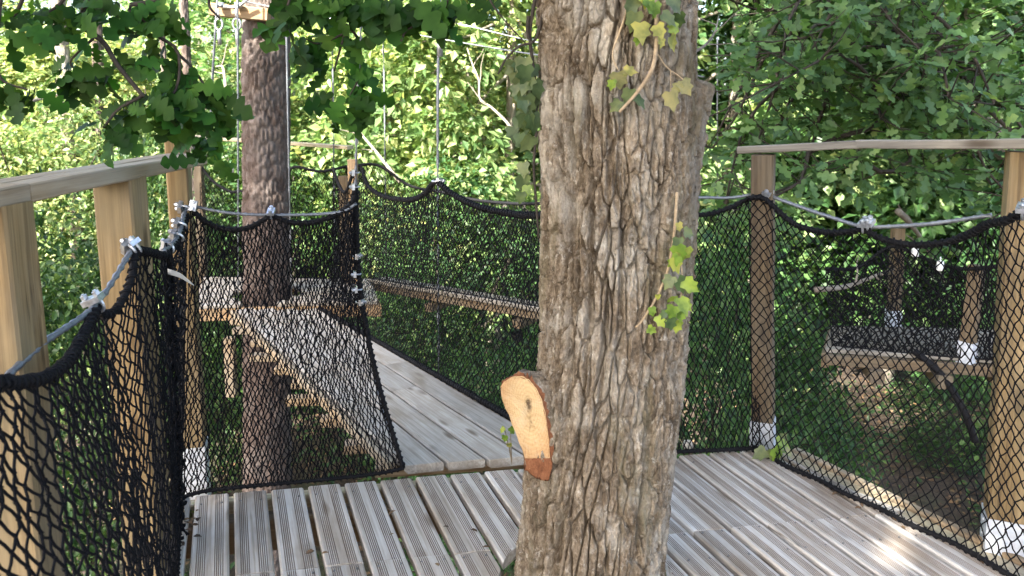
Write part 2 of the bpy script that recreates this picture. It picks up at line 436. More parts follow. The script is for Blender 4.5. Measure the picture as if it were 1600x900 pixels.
def board_piece(name, sc, lo, hi, parent, dz):
    k = len(prof)
    ss = np.array([p[0] for p in prof]); zz = np.array([p[1] for p in prof])
    V = []; o2 = np.append(d * lo.mean() + nn * sc, 0)
    for tt in (lo, hi):
        V.append(np.column_stack([tt - lo.mean(), -ss, zz]))      # local frame: x along the board, y to the left
    V = np.vstack(V)
    mb = MB(); mb.add(V)
    Q = []; mi = []
    for q in range(k - 1):
        Q.append((q, k + q, k + q + 1, q + 1)); mi.append(1 if (prof[q][2] and prof[q + 1][2]) or prof[q][2] != prof[q + 1][2] else 0)
    Q.append((k - 1, 2 * k - 1, k, 0)); mi.append(0)
    Q = np.array(Q); mi = np.array(mi)
    for v in (0, 1):
        sel = Q[mi == v]
        mb.Q.append(sel); mb.qm.append(np.full(len(sel), v))
    for base, fl in ((0, 0), (k, 1)):                             # end grain as a strip down to the underside
        c0 = base; t3 = [(c0, base + q, base + q + 1) if not fl else (c0, base + q + 1, base + q) for q in range(1, k - 1)]
        mb.T.append(np.array(t3)); mb.tm.append(np.zeros(len(t3)))
    o = link(name, mb.mesh(name, [M['deck'], M['groove']]), parent)
    Mx = np.eye(4); Mx[:3, 0] = [d[0], d[1], 0]; Mx[:3, 1] = [-nn[0], -nn[1], 0]; Mx[:3, 2] = [0, 0, 1]; Mx[:3, 3] = [o2[0], o2[1], dz]
    return put(o, Mx)
deck = thing('wooden_platform', 'near platform of weathered grey grooved boards around the big oak', 'platform', 'tree platforms', (0, 2.2, 0))
HOLE = .262
rn2 = np.array([-(C_ - B_)[1], (C_ - B_)[0]]); rn2 = rn2 / np.linalg.norm(rn2); rn2 = rn2 if rn2[0] > 0 else -rn2
Fn0, Fn1 = np.array([-2.0, -.9]), np.array([2.6, -.9 + .4])
for q in range(-2, 20):
    sc = s0 + pitch * (q + .5)
    s_abs = sc + np.array([p[0] for p in prof])
    back = line_t(A_, B_, s_abs); right = line_t(B_, C_, s_abs); left = line_t(A_, L_, s_abs); joint = line_t(J0, J1, s_abs); front = line_t(Fn0, Fn1, s_abs)
    hi = np.minimum(back, right) if q > 6 else back
    lo = front.copy()
    if q < 1: lo = np.maximum(lo, left) if (d @ (L_ - A_)) > 0 else lo
    if q < 3: hi = np.minimum(hi, np.where(left > front, 9, 9))
    hi = hi - .004
    dt = TREE_C @ d; ds = TREE_C @ nn
    h = np.sqrt(np.clip(HOLE ** 2 - (s_abs - ds) ** 2, 0, None))
    segs = []
    dj = random.uniform(-.012, .012)
    for a, b_ in ((joint + .0015, hi), (lo, joint - .0015)):
        b_ = np.minimum(b_, hi); a = np.maximum(a, lo)
        if (b_ - a).max() < .03: continue
        b_ = np.maximum(b_, a + .0005)
        if h.max() > .02 and a.mean() < dt + .3 and b_.mean() > dt - .3:
            for u, v in ((np.maximum(a, dt + h), b_), (a, np.minimum(b_, dt - h))):
                if (v - u).max() > .03: segs.append((u, np.maximum(v, u + .0003)))
        else: segs.append((a, b_))
    for a, b_ in segs:
        board_piece('plank', sc, a, b_, deck, random.uniform(-.0025, .0015))
# screw heads over the joists
smb = MB(); smb.tube([(0, 0, -.002), (0, 0, .0012), (0, 0, .0014)], [.0036, .0036, .0006], 8)
screw_me = smb.mesh('screw', M['screw'])
for q in range(-1, 18):
    for k in (.07, .56, .70):
        for sx in (-.30, .30):
            sc = s0 + pitch * (q + .5) + sx * wb
            t_ = float(line_t(A_ , B_, np.array([sc]))[0]) - k
            p = d * t_ + nn * sc
            if (p - B_) @ rn2 > -.03 or np.hypot(*(p - TREE_C)) < HOLE + .02 or (p - A_) @ np.array([1, 0]) < .03: continue
            o = link('screw', screw_me, deck); put(o, Matrix.Translation((p[0], p[1], .0005)))
# joists and edge beams under the boards
def v3(p, z): return np.array([p[0], p[1], z])
bd = nrm(np.append(B_ - A_, 0)); bn = np.array([-bd[1], bd[0], 0])
board('edge_beam', v3(A_, -.034) - bd * .02 + bn * .02, v3(B_, -.034) + bn * .02, .045, .15, M['pale'], deck)
rd = nrm(np.append(C_ - B_, 0)); rn = np.array([-rd[1], rd[0], 0])
rn = rn if rn[0] > 0 else -rn
R_end = v3(B_, 0) + rd * 2.6
board('edge_beam', v3(B_, -.006) + rn * .035 + rd * .03, R_end + rn * .035 - [0, 0, .006], .06, .14, M['pale'], deck)
board('edge_batten', v3(B_, .006) + rn * .085 + rd * .06, R_end + rn * .085 + [0, 0, .006], .03, .06, M['rail'], deck)
ld = nrm(np.append(L_ - A_, 0)); ln = np.array([ld[1], -ld[0], 0]); ln = ln if ln[0] < 0 else -ln
L_end = v3(A_, 0) + ld * 2.8
board('edge_beam', v3(A_, -.034) + ln * .03, L_end + ln * .03 - [0, 0, .034], .05, .15, M['pale'], deck)
for k in (.12, .62, 1.15, 1.7):  # joists in darkened wood, so the gaps above them look shaded
    p = v3(A_, -.033) - bn * k; e = v3(B_, -.033) - bn * k + bd * (k * .45)
    t0 = line_t(A_, L_, np.array([0]))
    a0 = p + bd * (.02 + k * .05)
    if k < .3: board('joist', a0, e - bd * .03, .06, .12, M['post_dark'], deck)
    else:                                                          # stops at the trunk on either side
        tm = (TREE_C - a0[:2]) @ bd[:2]
        board('joist', a0, a0 + bd * (tm - .34), .06, .12, M['post_dark'], deck); board('joist', a0 + bd * (tm + .34), e - bd * .03, .06, .12, M['post_dark'], deck)

# ------------------------------------------------------------------ bridge of long boards going down to the next platform
br = thing('wooden_bridge', 'sloping footbridge of four long grey boards leading left to the pine platform', 'footbridge', None, gp(760, 735))
BN_L, BN_R = v3(gp(632, 734)[:2], -.004), v3(gp(892, 716)[:2], -.004)
FZ = -.235
BF_L, BF_R = gp(366, 482, FZ), gp(497, 483, FZ)
BN_L = BN_L + bn * .048; BN_R = BN_R + bn * .048
def bpt(u, t):
    a = BN_L + (BN_R - BN_L) * u; b_ = BF_L + (BF_R - BF_L) * u
    return a + (b_ - a) * t
wbr = np.linalg.norm(BN_R - BN_L) * .93
for q in range(4):
    u = (q + .5) / 4
    tj = (.42, .5, .30, .46)[q]
    pw = (np.linalg.norm(np.cross(nrm(bpt(.5, 1) - bpt(.5, 0)), BN_R - BN_L)) / 4) - .016
    fx = frame(bpt(u, 0), bpt(u, 1)); shr = float((bd @ fx[:3, 0]) / (bd @ fx[:3, 1]))
    board('plank', bpt(u, 0), bpt(u, tj) , pw, .035, M['bridge'], br, bevel=.005, shear=shr)
    board('plank', bpt(u, tj) + (bpt(u, 1) - bpt(u, 0)) * .0012, bpt(u, 1), pw, .035, M['bridge'], br, bevel=.005)
bdir = nrm(bpt(.5, 1) - bpt(.5, 0))
side = nrm(np.cross(bdir, (0, 0, 1)))
for u, s_ in ((0, -1), (1, 1)):
    board('edge_strip', bpt(u, .02) + side * s_ * -.0 + (side * (.022 if u else -.022)) - [0, 0, .005], bpt(u, .99) + (side * (.022 if u else -.022)) - [0, 0, .005], .03, .05, M['rail'], br)
for t, ext in ((.05, .05), (.13, .09), (.235, .085), (.34, .16), (.43, .05), (.52, .07), (.62, .15), (.74, .05), (.86, .10), (.96, .06)):
    c0 = bpt(0, t) - [0, 0, .06]; c1 = bpt(1, t) - [0, 0, .06]; e = nrm(c1 - c0)
    board('cross_bearer', c0 - e * ext, c1 + e * .05, .07, .045, M['rail'], br)
# hanging leg under the bridge
p = at(361, 525, 5.2)
board('hanging_strut', p, p - [0, 0, .42], .07, .06, M['rail'], br, up=(0, 1, 0))

# ------------------------------------------------------------------ a second platform round the pine
PINE = at(418, 461, 6.6)[:2]
fp = thing('wooden_platform', 'lower platform of grey boards around the reddish pine at the bridge end', 'platform', 'tree platforms', (PINE[0], PINE[1], FZ))
f0, f1 = gp(300, 478, FZ), gp(590, 470, FZ)
f2, f3 = gp(575, 436, FZ), gp(322, 431, FZ)
dv = nrm(f1 - f0)
npl = 9
for q in range(npl):
    a = (q + .03) / npl; b_ = (q + .97) / npl; c = (a + b_) / 2
    p0 = f0 + (f3 - f0) * c; p1 = f1 + (f2 - f1) * c
    wq = np.linalg.norm((f3 - f0) * (b_ - a)) * .93
    hit = (PINE - p0[:2]) @ dv[:2]; off = abs(np.cross(dv[:2], PINE - p0[:2]))
    if off < .27 + wq / 2:
        hw = math.sqrt(max(.02, .30 ** 2 - min(off, .26) ** 2))
        board('plank', p0, p0 + dv * (hit - hw), wq, .03, M['bridge'], fp); board('plank', p0 + dv * (hit + hw), p1, wq, .03, M['bridge'], fp)
    else: board('plank', p0, p1, wq, .03, M['bridge'], fp)
out = np.array([dv[1], -dv[0], 0])
board('edge_beam', f0 - [0, 0, .034] + out * -.03, f1 - [0, 0, .034] + out * -.03, .06, .10, M['orange'], fp)
board('edge_beam', f3 - [0, 0, .034], f2 - [0, 0, .034], .06, .10, M['orange'], fp)
board('edge_beam', f0 - [0, 0, .04], f3 - [0, 0, .04], .06, .10, M['orange'], fp)
board('edge_beam', f1 - [0, 0, .04], f2 - [0, 0, .04], .06, .10, M['orange'], fp)

# ------------------------------------------------------------------ second bridge, behind the first
b2 = thing('wooden_bridge', 'distant level footbridge with orange edge board seen through the nets', 'footbridge', None, gp(680, 452, FZ))
g0, g1 = gp(578, 436, FZ), gp(862, 484, FZ)
gd = nrm(g1 - g0); gb = np.array([-gd[1], gd[0], 0]); gb = gb if gb[1] > 0 else -gb
for q in range(2):
    board('plank', g0 + gb * (.065 + q * .095) - [0, 0, .012], g1 + gb * (.065 + q * .095) - [0, 0, .012], .09, .03, M['rail_grey'], b2)
board('edge_board', g0 + gb * .005 - [0, 0, .032], g1 + gb * .005 - [0, 0, .032], .03, .07, M['post_dark'], b2)
board('edge_strip', g0 - gb * .02 + [0, 0, .008], g1 - gb * .02 + [0, 0, .008], .03, .035, M['rail_grey'], b2)
for t in (.38, .85):
    p = g0 + (g1 - g0) * t - [0, 0, .12]
    board('cross_bearer', p - gb * .06, p + gb * .24, .08, .07, M['post_dark'], b2)

# ------------------------------------------------------------------ third platform, right, beyond the net
RZ = -.26
r0, r1 = gp(1290, 545, RZ), gp(1700, 572, RZ)
r2, r3 = gp(1640, 515, RZ), gp(1300, 508, RZ)
rp = thing('wooden_platform', 'shadowed platform of grey boards among trees beyond the right-hand net', 'platform', 'tree platforms', (r0 + r1) / 2)
for q in range(10):
    c = (q + .5) / 10
    wq = np.linalg.norm((r3 - r0)) / 10 - .012
    board('plank', r0 + (r3 - r0) * c, r1 + (r2 - r1) * c, wq, .03, M['rail_grey'], rp)
rdv = nrm(r1 - r0); ro = np.array([rdv[1], -rdv[0], 0])
board('edge_beam', r0 + ro * .02 - [0, 0, .033], r1 + ro * .02 - [0, 0, .033], .05, .07, M['post_dark'], rp)
board('edge_beam', r0 - [0, 0, .033], r3 - [0, 0, .033], .05, .10, M['post_dark'], rp)
for t in (.2, .46, .7): 
    p = r0 + (r1 - r0) * t - [0, 0, .10]
    board('joist_end', p + ro * .10, p - ro * .9, .09, .09, M['post_dark'], rp)
# curved brace under it
mb = MB()
cv = smooth_path([at(1428, 548, 5.0), at(1470, 585, 4.9), at(1505, 640, 4.8), at(1524, 690, 4.78)], 26)
R = []
mb.tube(cv, .024, 10)
W(mb, 'curved_brace', M['rope'], rp, True)
# tie the third platform to a pole so that it stands
mb = MB(); pz = at(1665, 560, 5.6); mb.tube([[pz[0], pz[1], RZ - .03], [pz[0], pz[1], GZ - .3]], .09, 12); W(mb, 'support_pole', M['post_dark'], rp, True)
# ------------------------------------------------------------------ posts, shoes and handrails
def post(p, h, w, depth, mat, root, yaw=0.0, lean=(0, 0), shoe=True, z0=0.0, base=-.13):
    """square timber post; local x runs up it"""
    p0 = np.array([p[0], p[1], z0 + base]); p1 = np.array([p[0] + lean[0], p[1] + lean[1], z0 + h])
    up = (math.cos(yaw), math.sin(yaw), 0)
    L = np.linalg.norm(p1 - p0)
    me = plank_mesh('post', float(L), w, depth, mat, .006, segs=8, warp=.0012, seed=int(rng.integers(1e6)))
    me.transform(Matrix.Translation((0, 0, depth / 2)))
    o = put(link('post', me, root), frame(p0, p1, up))
    if shoe:
        mb = MB()
        t = .003; hh = .105 - base
        for sx in (-1, 1):
            mb.box((hh / 2, sx * (w / 2 + .003), 0), (hh, t, depth + .009))
            mb.box((hh / 2, 0, sx * (depth / 2 + .003)), (hh, w + .0035, t))
        for sx in (-1, 1):
            for k in (.03, .075):
                a = -base + k
                mb.tube([[a, sx * (w / 2 + .0045), .0], [a, sx * (w / 2 + .010), .0]], .007, 6)
                mb.tube([[a, 0, sx * (depth / 2 + .0045)], [a, 0, sx * (depth / 2 + .010)]], .007, 6)
        s = mb.build('post_shoe', M['shoe'], o)
    return o
RAILS = 'timber handrails around the near platform'
# left: three posts, a handrail of two boards side by side
lr = thing('handrail', 'left timber handrail with two-board top running away along the platform', 'handrail', RAILS, at(213, 900, 2.2) * [1, 1, 0])
P1 = np.array([-1.055, 1.60]); P2 = np.array([at(213, 400, 2.2)[0], 2.2]); P3 = np.array([at(289, 500, 2.80)[0], 2.84])
post(P1, 1.195, .105, .10, M['post'], lr, yaw=math.pi / 2, lean=(-.03, 0), shoe=False, base=-.32)
post(P2, 1.195, .11, .10, M['post'], lr, yaw=math.pi / 2, lean=(-.035, 0), shoe=False, base=-.32)
post(P3, 1.285, .075, .09, M['post'], lr, yaw=math.pi / 2 + .25, lean=(-.015, 0))
rz = 1.232
ra, rb = np.array([-1.105, 1.02, rz]), np.array([-1.16, 1.66, rz])
rc = np.array([-1.19, 2.76, rz])
k1 = at(47, 284, 1.66)
e_in = at(316, 239, 2.74)
for w0, wd in ((.03, .064), (.097, .064)):
    board('handrail_board', [k1[0] - w0 + .06, .70, rz + .004], [k1[0] - w0, 1.655, rz], wd, .042, M['rail'], lr)
    board('handrail_board', [k1[0] - w0, 1.658, rz], [e_in[0] - w0, 2.775, rz - .001], wd, .042, M['rail'], lr)
board('post_cap', at(268, 213, 2.80), at(322, 214, 2.86), .10, .014, M['pale'], lr)
# right: two posts, one board
rr = thing('handrail', 'right timber handrail, one grey board on two posts beside the net', 'handrail', RAILS, gp(1197, 700))
Q1 = np.array([gp(1199, 698)[0] - .0, gp(1199, 698)[1] + .045]); Q2 = np.array([1.575, 2.32])
post(Q1, 1.205, .085, .10, M['post_dark'], rr, yaw=math.pi / 2 - .42, lean=(-.045, 0))
post(Q2, 1.262, .105, .10, M['post'], rr, yaw=math.pi / 2 - .42, lean=(-.015, 0))
ea, eb, ec = at(1155, 233, 3.14), at(1310, 223, 2.85), at(1600, 220, 2.28)
mid = at(1536, 219.5, 2.38)
dirr = nrm(ec - ea)
board('handrail_board', at(1155, 229, 3.16) + [.03, .03, 0], at(1345, 219.5, 2.76) + [.03, .03, 0], .105, .03, M['rail_grey'], rr)
board('handrail_board', at(1345.4, 219.5, 2.759) + [.03, .03, 0], at(1700, 216, 2.10) + [.03, .03, 0], .105, .03, M['rail_grey'], rr)
# far platform posts and rail
fr = thing('handrail', 'thin far handrail behind the pine on a brown end post', 'handrail', 'timber handrails of the far platforms', gp(541, 440, FZ))
q = at(541, 440, 7.0); post(q, .995, .085, .085, M['post_dark'], fr, z0=FZ, shoe=False)
q = at(556, 452, 6.55); post(q, 1.18, .075, .08, M['orange'], fr, z0=FZ, yaw=math.pi / 2, shoe=True)
q = at(318, 432, 7.5); post(q, 1.05, .08, .08, M['post_dark'], fr, z0=FZ, shoe=False)
board('handrail_board', at(285, 210.5, 7.6), at(548, 228, 7.0), .12, .03, M['pale'], fr)
# third platform posts
tr3 = thing('handrail', 'pair of timber posts with steel shoes on the shadowed right-hand platform', 'handrail', 'timber handrails of the far platforms', at(1510, 560, 5.0))
q = at(1394, 525, 5.75); post(q, .74, .08, .08, M['post_dark'], tr3, z0=RZ, base=-.05)
q = at(1510, 560, 4.95); post(q, .62, .085, .08, M['post_dark'], tr3, z0=RZ, yaw=.6, base=-.05, lean=(.03, 0))

# ------------------------------------------------------------------ ropes, cables, clamps, nets
def rope_mb(pts, r=.011, n=None, wrap=True):
    P = np.asarray(pts, float); mb = MB()
    mb.tube(P, r, 8)
    if wrap:                                                       # lashing cord wound round the rope
        L = np.concatenate([[0], np.cumsum(np.linalg.norm(np.diff(P, axis=0), axis=1))])
        k = max(10, int(L[-1] / .0045)); u = np.linspace(0, L[-1], k)
        C = np.column_stack([np.interp(u, L, P[:, a]) for a in range(3)])
        T = np.gradient(C, axis=0); T /= np.linalg.norm(T, axis=1)[:, None] + 1e-9
        ref = np.array([.31, .2, .93]); N = np.cross(T, ref); N /= np.linalg.norm(N, axis=1)[:, None] + 1e-9; B = np.cross(T, N)
        ang = u / .024 * 2 * math.pi
        rr_ = r * (1.05 + .25 * vnoise(u * 60, u * 0, 8))
        mb.tube(C + rr_[:, None] * (np.cos(ang)[:, None] * N + np.sin(ang)[:, None] * B), r * .42, 5, caps=False)
    return mb
def rope_plain(pts, r):
    mb = MB(); mb.tube(pts, r, 6); return mb
def cable_mb(pts, r=.0078):
    mb = MB(); mb.tube(pts, r, 12, twist=55, lobes=6, lobe=.12); return mb
def clamp(p, axis, outward, parent, s=1.0, name='clamp'):
    """wire rope clip: U bolt, saddle and two nuts"""
    x = nrm(axis); z = np.asarray(outward, float); z = nrm(z - x * (z @ x)); y = np.cross(z, x)
    mb = MB()
    a = np.linspace(0, math.pi, 9)
    U = [(-.0, -.013, .030)] + [(0, -.013 * math.cos(t), -.004 - .013 * math.sin(t)) for t in a] + [(0, .013, .030)]
    mb.tube(np.array(U) * s, .0036 * s, 6)
    mb.box(np.array((0, 0, .012)) * s, np.array((.026, .038, .012)) * s)
    for sy in (-1, 1): mb.tube(np.array([(0, sy * .013, .019), (0, sy * .013, .027)]) * s, .0075 * s, 6)
    me = mb.mesh(name, M['zinc'])
    o = link(name, me, parent)
    Mx = np.eye(4); Mx[:3, 0] = x; Mx[:3, 1] = y; Mx[:3, 2] = z; Mx[:3, 3] = p
    return put(o, Mx)
def net_mb(S, nu, nv, r, knots=True, jit=.004, sides=4, sub=1, seed=1):
    """diamond mesh knotted cord on the surface S(s, t): s along the net, t = 0 top .. 1 bottom"""
    g = np.random.default_rng(seed)
    P = np.full((nu + 1, nv + 1, 3), np.nan)
    ok = np.zeros((nu + 1, nv + 1), bool)
    for jv in range(nv + 1):
        s = (np.arange(nu + 1) + .5 * (jv % 2)) / nu
        good = s <= 1.0001
        pts = S(np.clip(s, 0, 1), np.full(nu + 1, jv / nv))
        edge = (jv in (0, nv)) | (s < 1e-6) | (s > .9999)
        pts = pts + g.normal(0, jit, (nu + 1, 3)) * np.where(edge, 0, 1)[:, None]
        P[:, jv] = pts; ok[:, jv] = good
    E = []
    for jv in range(nv):
        for iu in range(nu + 1):
            if not ok[iu, jv]: continue
            for di in ((0, -1) if jv % 2 == 0 else (0, 1)):
                k = iu + di
                if 0 <= k <= nu and ok[k, jv + 1]: E.append((P[iu, jv], P[k, jv + 1]))
    # selvedge on both upright sides
    for jv in range(0, nv - 1, 2):
        E.append((P[0, jv], P[0, jv + 2])); 
        if ok[nu, jv]: E.append((P[nu, jv], P[nu, min(nv, jv + 2)]))
    A = np.array([e[0] for e in E]); B = np.array([e[1] for e in E])
    T = B - A; T /= np.linalg.norm(T, axis=1)[:, None] + 1e-9
    N = np.cross(T, [.3, .9, .25]); N /= np.linalg.norm(N, axis=1)[:, None] + 1e-9; Bn = np.cross(T, N)
    mb = MB(); ne = len(A)
    rings = [A, B] if sub == 1 else [A, (A + B) / 2 + g.normal(0, jit * .6, A.shape) - np.array([0, 0, jit * .5]), B]
    V = []
    for C in rings:
        for q in range(sides):
            a = q / sides * 2 * math.pi
            V.append(C + r * (math.cos(a) * N + math.sin(a) * Bn))
    V = np.stack(V, 1)                                             # ne, rings*sides, 3
    nvx = V.shape[1]; Q = []
    for k in range(len(rings) - 1):
        for q in range(sides):
            q2 = (q + 1) % sides
            Q.append((k * sides + q, k * sides + q2, (k + 1) * sides + q2, (k + 1) * sides + q))
    Q = (np.array(Q)[None] + (np.arange(ne) * nvx)[:, None, None]).reshape(-1, 4)
    mb.add(V.reshape(-1, 3), quads=Q)
    if knots:
        K = P[ok]; kr = r * 2.1
        O = np.array([(1, 0, 0), (-1, 0, 0), (0, 1, 0), (0, -1, 0), (0, 0, 1.15), (0, 0, -1.15)]) * kr
        rot = g.normal(0, .5, (len(K), 6, 3)) * kr * .35
        VK = K[:, None] + O[None] + rot
        Tk = np.array([(0, 2, 4), (2, 1, 4), (1, 3, 4), (3, 0, 4), (2, 0, 5), (1, 2, 5), (3, 1, 5), (0, 3, 5)])
        mb.add(VK.reshape(-1, 3), tris=(Tk[None] + (np.arange(len(K)) * 6)[:, None, None]).reshape(-1, 3))
    return mb
def curve(pts, n=60):
    P = smooth_path(pts, n); L = np.concatenate([[0], np.cumsum(np.linalg.norm(np.diff(P, axis=0), axis=1))]); L /= L[-1]
    return lambda s: np.column_stack([np.interp(s, L, P[:, a]) for a in range(3)])
def sheet(top, bot, bulge=None):
    def S(s, t):
        a, b_ = top(s), bot(s); p = a + (b_ - a) * t[:, None]
        if bulge is not None: p = p + bulge(s, t)
        return p
    return S
NETS = 'black knotted safety nets'
def net(label, top, bot, nu, nv, r, loc, knots=True, jit=.004, bulge=None, top_rope=.010, bot_rope=.006, side_rope=(None, None), seed=1, sides=4, sub=1, wrap=True):
    o = thing('safety_net', label, 'net', NETS, loc)
    S = sheet(top, bot, bulge)
    W(net_mb(S, nu, nv, r, knots, jit, sides, sub, seed), 'netting', M['net'], o, True)
    s = np.linspace(0, 1, 70)
    if top_rope: W(rope_mb(top(s), top_rope, wrap=wrap), 'border_rope', M['rope'], o, True)
    if bot_rope: W(rope_mb(bot(s), bot_rope, wrap=wrap), 'border_rope', M['rope'], o, True)
    for sv, rr_ in zip((0, 1), side_rope):
        if rr_:
            t = np.linspace(0, 1, 40); W(rope_mb(S(np.full(40, float(sv)), t), rr_, wrap=wrap), 'border_rope', M['rope'], o, True)
    return o
CABLES = 'steel cables carrying the safety nets'
# --- left side of the near platform
cabL = thing('steel_cable', 'grey steel cable sagging between the left handrail posts', 'cable', CABLES, at(130, 470, 1.9))
cl = smooth_path([at(-160, 760, 1.15), at(-40, 640, 1.4), at(62, 541, 1.63), at(150, 476, 1.88), at(207, 388, 2.125), at(214, 382, 2.16)], 40)
W(cable_mb(cl, .0085), 'cable', M['steel'], cabL, True)
clamp(at(150, 476, 1.88), cl[24] - cl[22], (-.4, -.3, 1), cabL, 1.25)
clamp(at(204, 390, 2.12), (.6, 1, .6), (-1, -.3, .2), cabL, 1.15)
clamp(at(212, 386, 2.13), (.6, 1, .6), (-.7, -.7, .2), cabL, 1.15)
cabL2 = thing('steel_cable', 'short grey steel cable rising to the far left corner post', 'cable', CABLES, at(275, 370, 2.6))
c2 = smooth_path([at(256, 392, 2.36), at(268, 384, 2.5), at(281, 362, 2.62), at(287, 338, 2.73), at(290, 324, 2.77)], 24)
W(cable_mb(c2, .0085), 'cable', M['steel'], cabL2, True)
for p_, dp in ((at(288, 325, 2.75), (.1, 1, 1.2)), (at(278, 370, 2.58), (.2, 1, .6)), (at(264, 387, 2.45), (.4, 1, .1)), (at(283, 352, 2.66), (.2, 1, .9))):
    clamp(p_, dp, (-1, -.2, .2), cabL2, 1.15)
topA = curve([at(-150, 560, 1.02), at(-60, 592, 1.12), at(20, 598, 1.27), at(75, 588, 1.42), at(112, 556, 1.60), at(140, 505, 1.80), at(152, 482, 1.88), at(162, 492, 1.93), at(182, 484, 2.0), at(204, 440, 2.07), at(212, 396, 2.12), at(232, 394, 2.22), at(255, 400, 2.36)])
def Lp(t): return v3(A_, .008) + ld * t
botA = curve([Lp(t) for t in (1.75, 1.5, 1.15, .87, .63, .40)])
net('left safety net of thick knotted cord beside the handrail posts, nearest to the viewer', topA, botA, 38, 40, .0025, (-.9, 1.9, 0), jit=.003, seed=3, sides=6, top_rope=.0102, sub=2,
    bulge=lambda s, t: np.column_stack([.05 * np.sin(t * 3.1) * np.exp(-((s - .25) / .3) ** 2), np.zeros_like(s), np.zeros_like(s)]))
# the gathered fold between the two left nets
topB = curve([at(256, 398, 2.36), at(268, 390, 2.48), at(280, 372, 2.6), at(292, 336, 2.76)])
botB = curve([Lp(t) for t in (.40, .28, .15, .02)])
net('narrow strip of safety net before the far left corner post', topB, botB, 13, 44, .0028, (-1.05, 2.55, 0), jit=.006, seed=5, sides=5)
gather = thing('safety_net', 'gathered fold of black netting hanging like a rope before the corner post', 'net', NETS, (-1.0, 2.4, 0))
mb = MB()
for k in range(13):
    g_ = np.random.default_rng(50 + k)
    off = g_.normal(0, .009, 3); off2 = g_.normal(0, .007, 3)
    T_ = at(263, 396, 2.42) + off; Bp = Lp(.30) + [0, 0, .012] + off2
    pts = [T_ + (Bp - T_) * f + g_.normal(0, .007, 3) for f in np.linspace(0, 1, 22)]
    mb.tube(smooth_path(pts, 50), .0032, 5)
    for f in np.linspace(.03, .97, 26): 
        c_ = T_ + (Bp - T_) * f + g_.normal(0, .012, 3); mb.box(c_, (.009, .009, .010), Matrix.Rotation(g_.uniform(0, 3), 3, (1, 1, 1)))
W(mb, 'netting', M['net'], gather, True)
tg = thing('cable_tie', 'pale curved strap end sticking out of the gathered net', 'strap', None, at(265, 424, 2.36))
mb = MB(); P = smooth_path([at(262, 424, 2.38), at(282, 431, 2.36), at(303, 446, 2.34)], 12)
V = []; 
for k, p_ in enumerate(P): wv = .0085 * (1 - (k / 11) ** 3 * .9); V += [p_ + [0, 0, wv], p_ - [0, 0, wv], p_ + [0, .0015, wv], p_ + [0, .0015, -wv]]
Q = []
for k in range(11): a = 4 * k; Q += [(a, a + 1, a + 5, a + 4), (a + 2, a + 6, a + 7, a + 3), (a, a + 4, a + 6, a + 2), (a + 1, a + 3, a + 7, a + 5)]
mb.add(V, quads=Q); W(mb, 'strap', M['tagm'], tg)
# --- back left panel: corner post to the bridge opening
cabB = thing('steel_cable', 'thin cable across the back left net, clamped in the middle', 'cable', CABLES, at(425, 336, 2.8))
cb = smooth_path([at(300, 322, 2.78), at(360, 333, 2.80), at(424, 336, 2.84), at(490, 335, 2.88), at(532, 331, 2.90), at(557, 318, 2.92)], 30)
W(cable_mb(cb, .006), 'cable', M['steel'], cabB, True)
clamp(at(424, 335, 2.835), (1, .1, 0), (0, -.5, 1), cabB, 1.0)
clamp(at(303, 322, 2.77), (1, .1, -.2), (0, -1, .3), cabB, 1.0)
topC = curve([at(298, 324, 2.79), at(318, 344, 2.80), at(352, 358, 2.81), at(390, 355, 2.82), at(424, 338, 2.84), at(452, 347, 2.86), at(490, 347, 2.88), at(528, 334, 2.90), at(550, 316, 2.92), at(556, 292, 2.93)])
bl, brt = gp(287, 776, .006), gp(630, 732, .006)
botC = curve([bl, gp(330, 766, .004), gp(420, 757, .004), gp(520, 748, .004), gp(590, 740, .004), brt])
def bulgeC(s, t):
    """the free right edge hangs back before it runs down to the bridge corner; the lower part leans inwards"""
    b_ = .34 * np.sin(np.clip(t, 0, 1) * math.pi) ** 1.0 * sst(.15, 1.0, s)
    w = np.sin(t * math.pi)
    return np.column_stack([-.075 * w * sst(.4, 1, s), .10 * w * s, np.zeros_like(s)])
net('black net closing the back left side, from corner post to bridge opening', topC, botC, 54, 52, .0024, (bl + brt) / 2, jit=.003, bulge=bulgeC, top_rope=.009, bot_rope=.007, side_rope=(None, .009), seed=9, sides=4)
hg = thing('hanging_cable', 'thick dark suspension cable left of the bridge opening with four clips', 'cable', 'vertical suspension cables', at(600, 600, 2.95))
hc = smooth_path([at(572, -160, 2.93), at(566, 0, 2.93), at(559, 150, 2.93), at(556, 292, 2.935), at(560, 420, 3.0), at(572, 520, 3.02), at(597, 640, 2.99), brt + [0, .02, 0]], 46)
W(cable_mb(hc, .0065), 'wire', M['steel'], hg, True)
for yy in (270, 292, 400, 428, 452, 472): clamp(at(556 if yy < 300 else 556 + (yy - 400) * .08, yy, 2.925 + (.05 if yy > 300 else 0)), (0, 0, 1), (-1, -.3, 0) if yy % 8 else (1, -.3, 0), hg, .85)
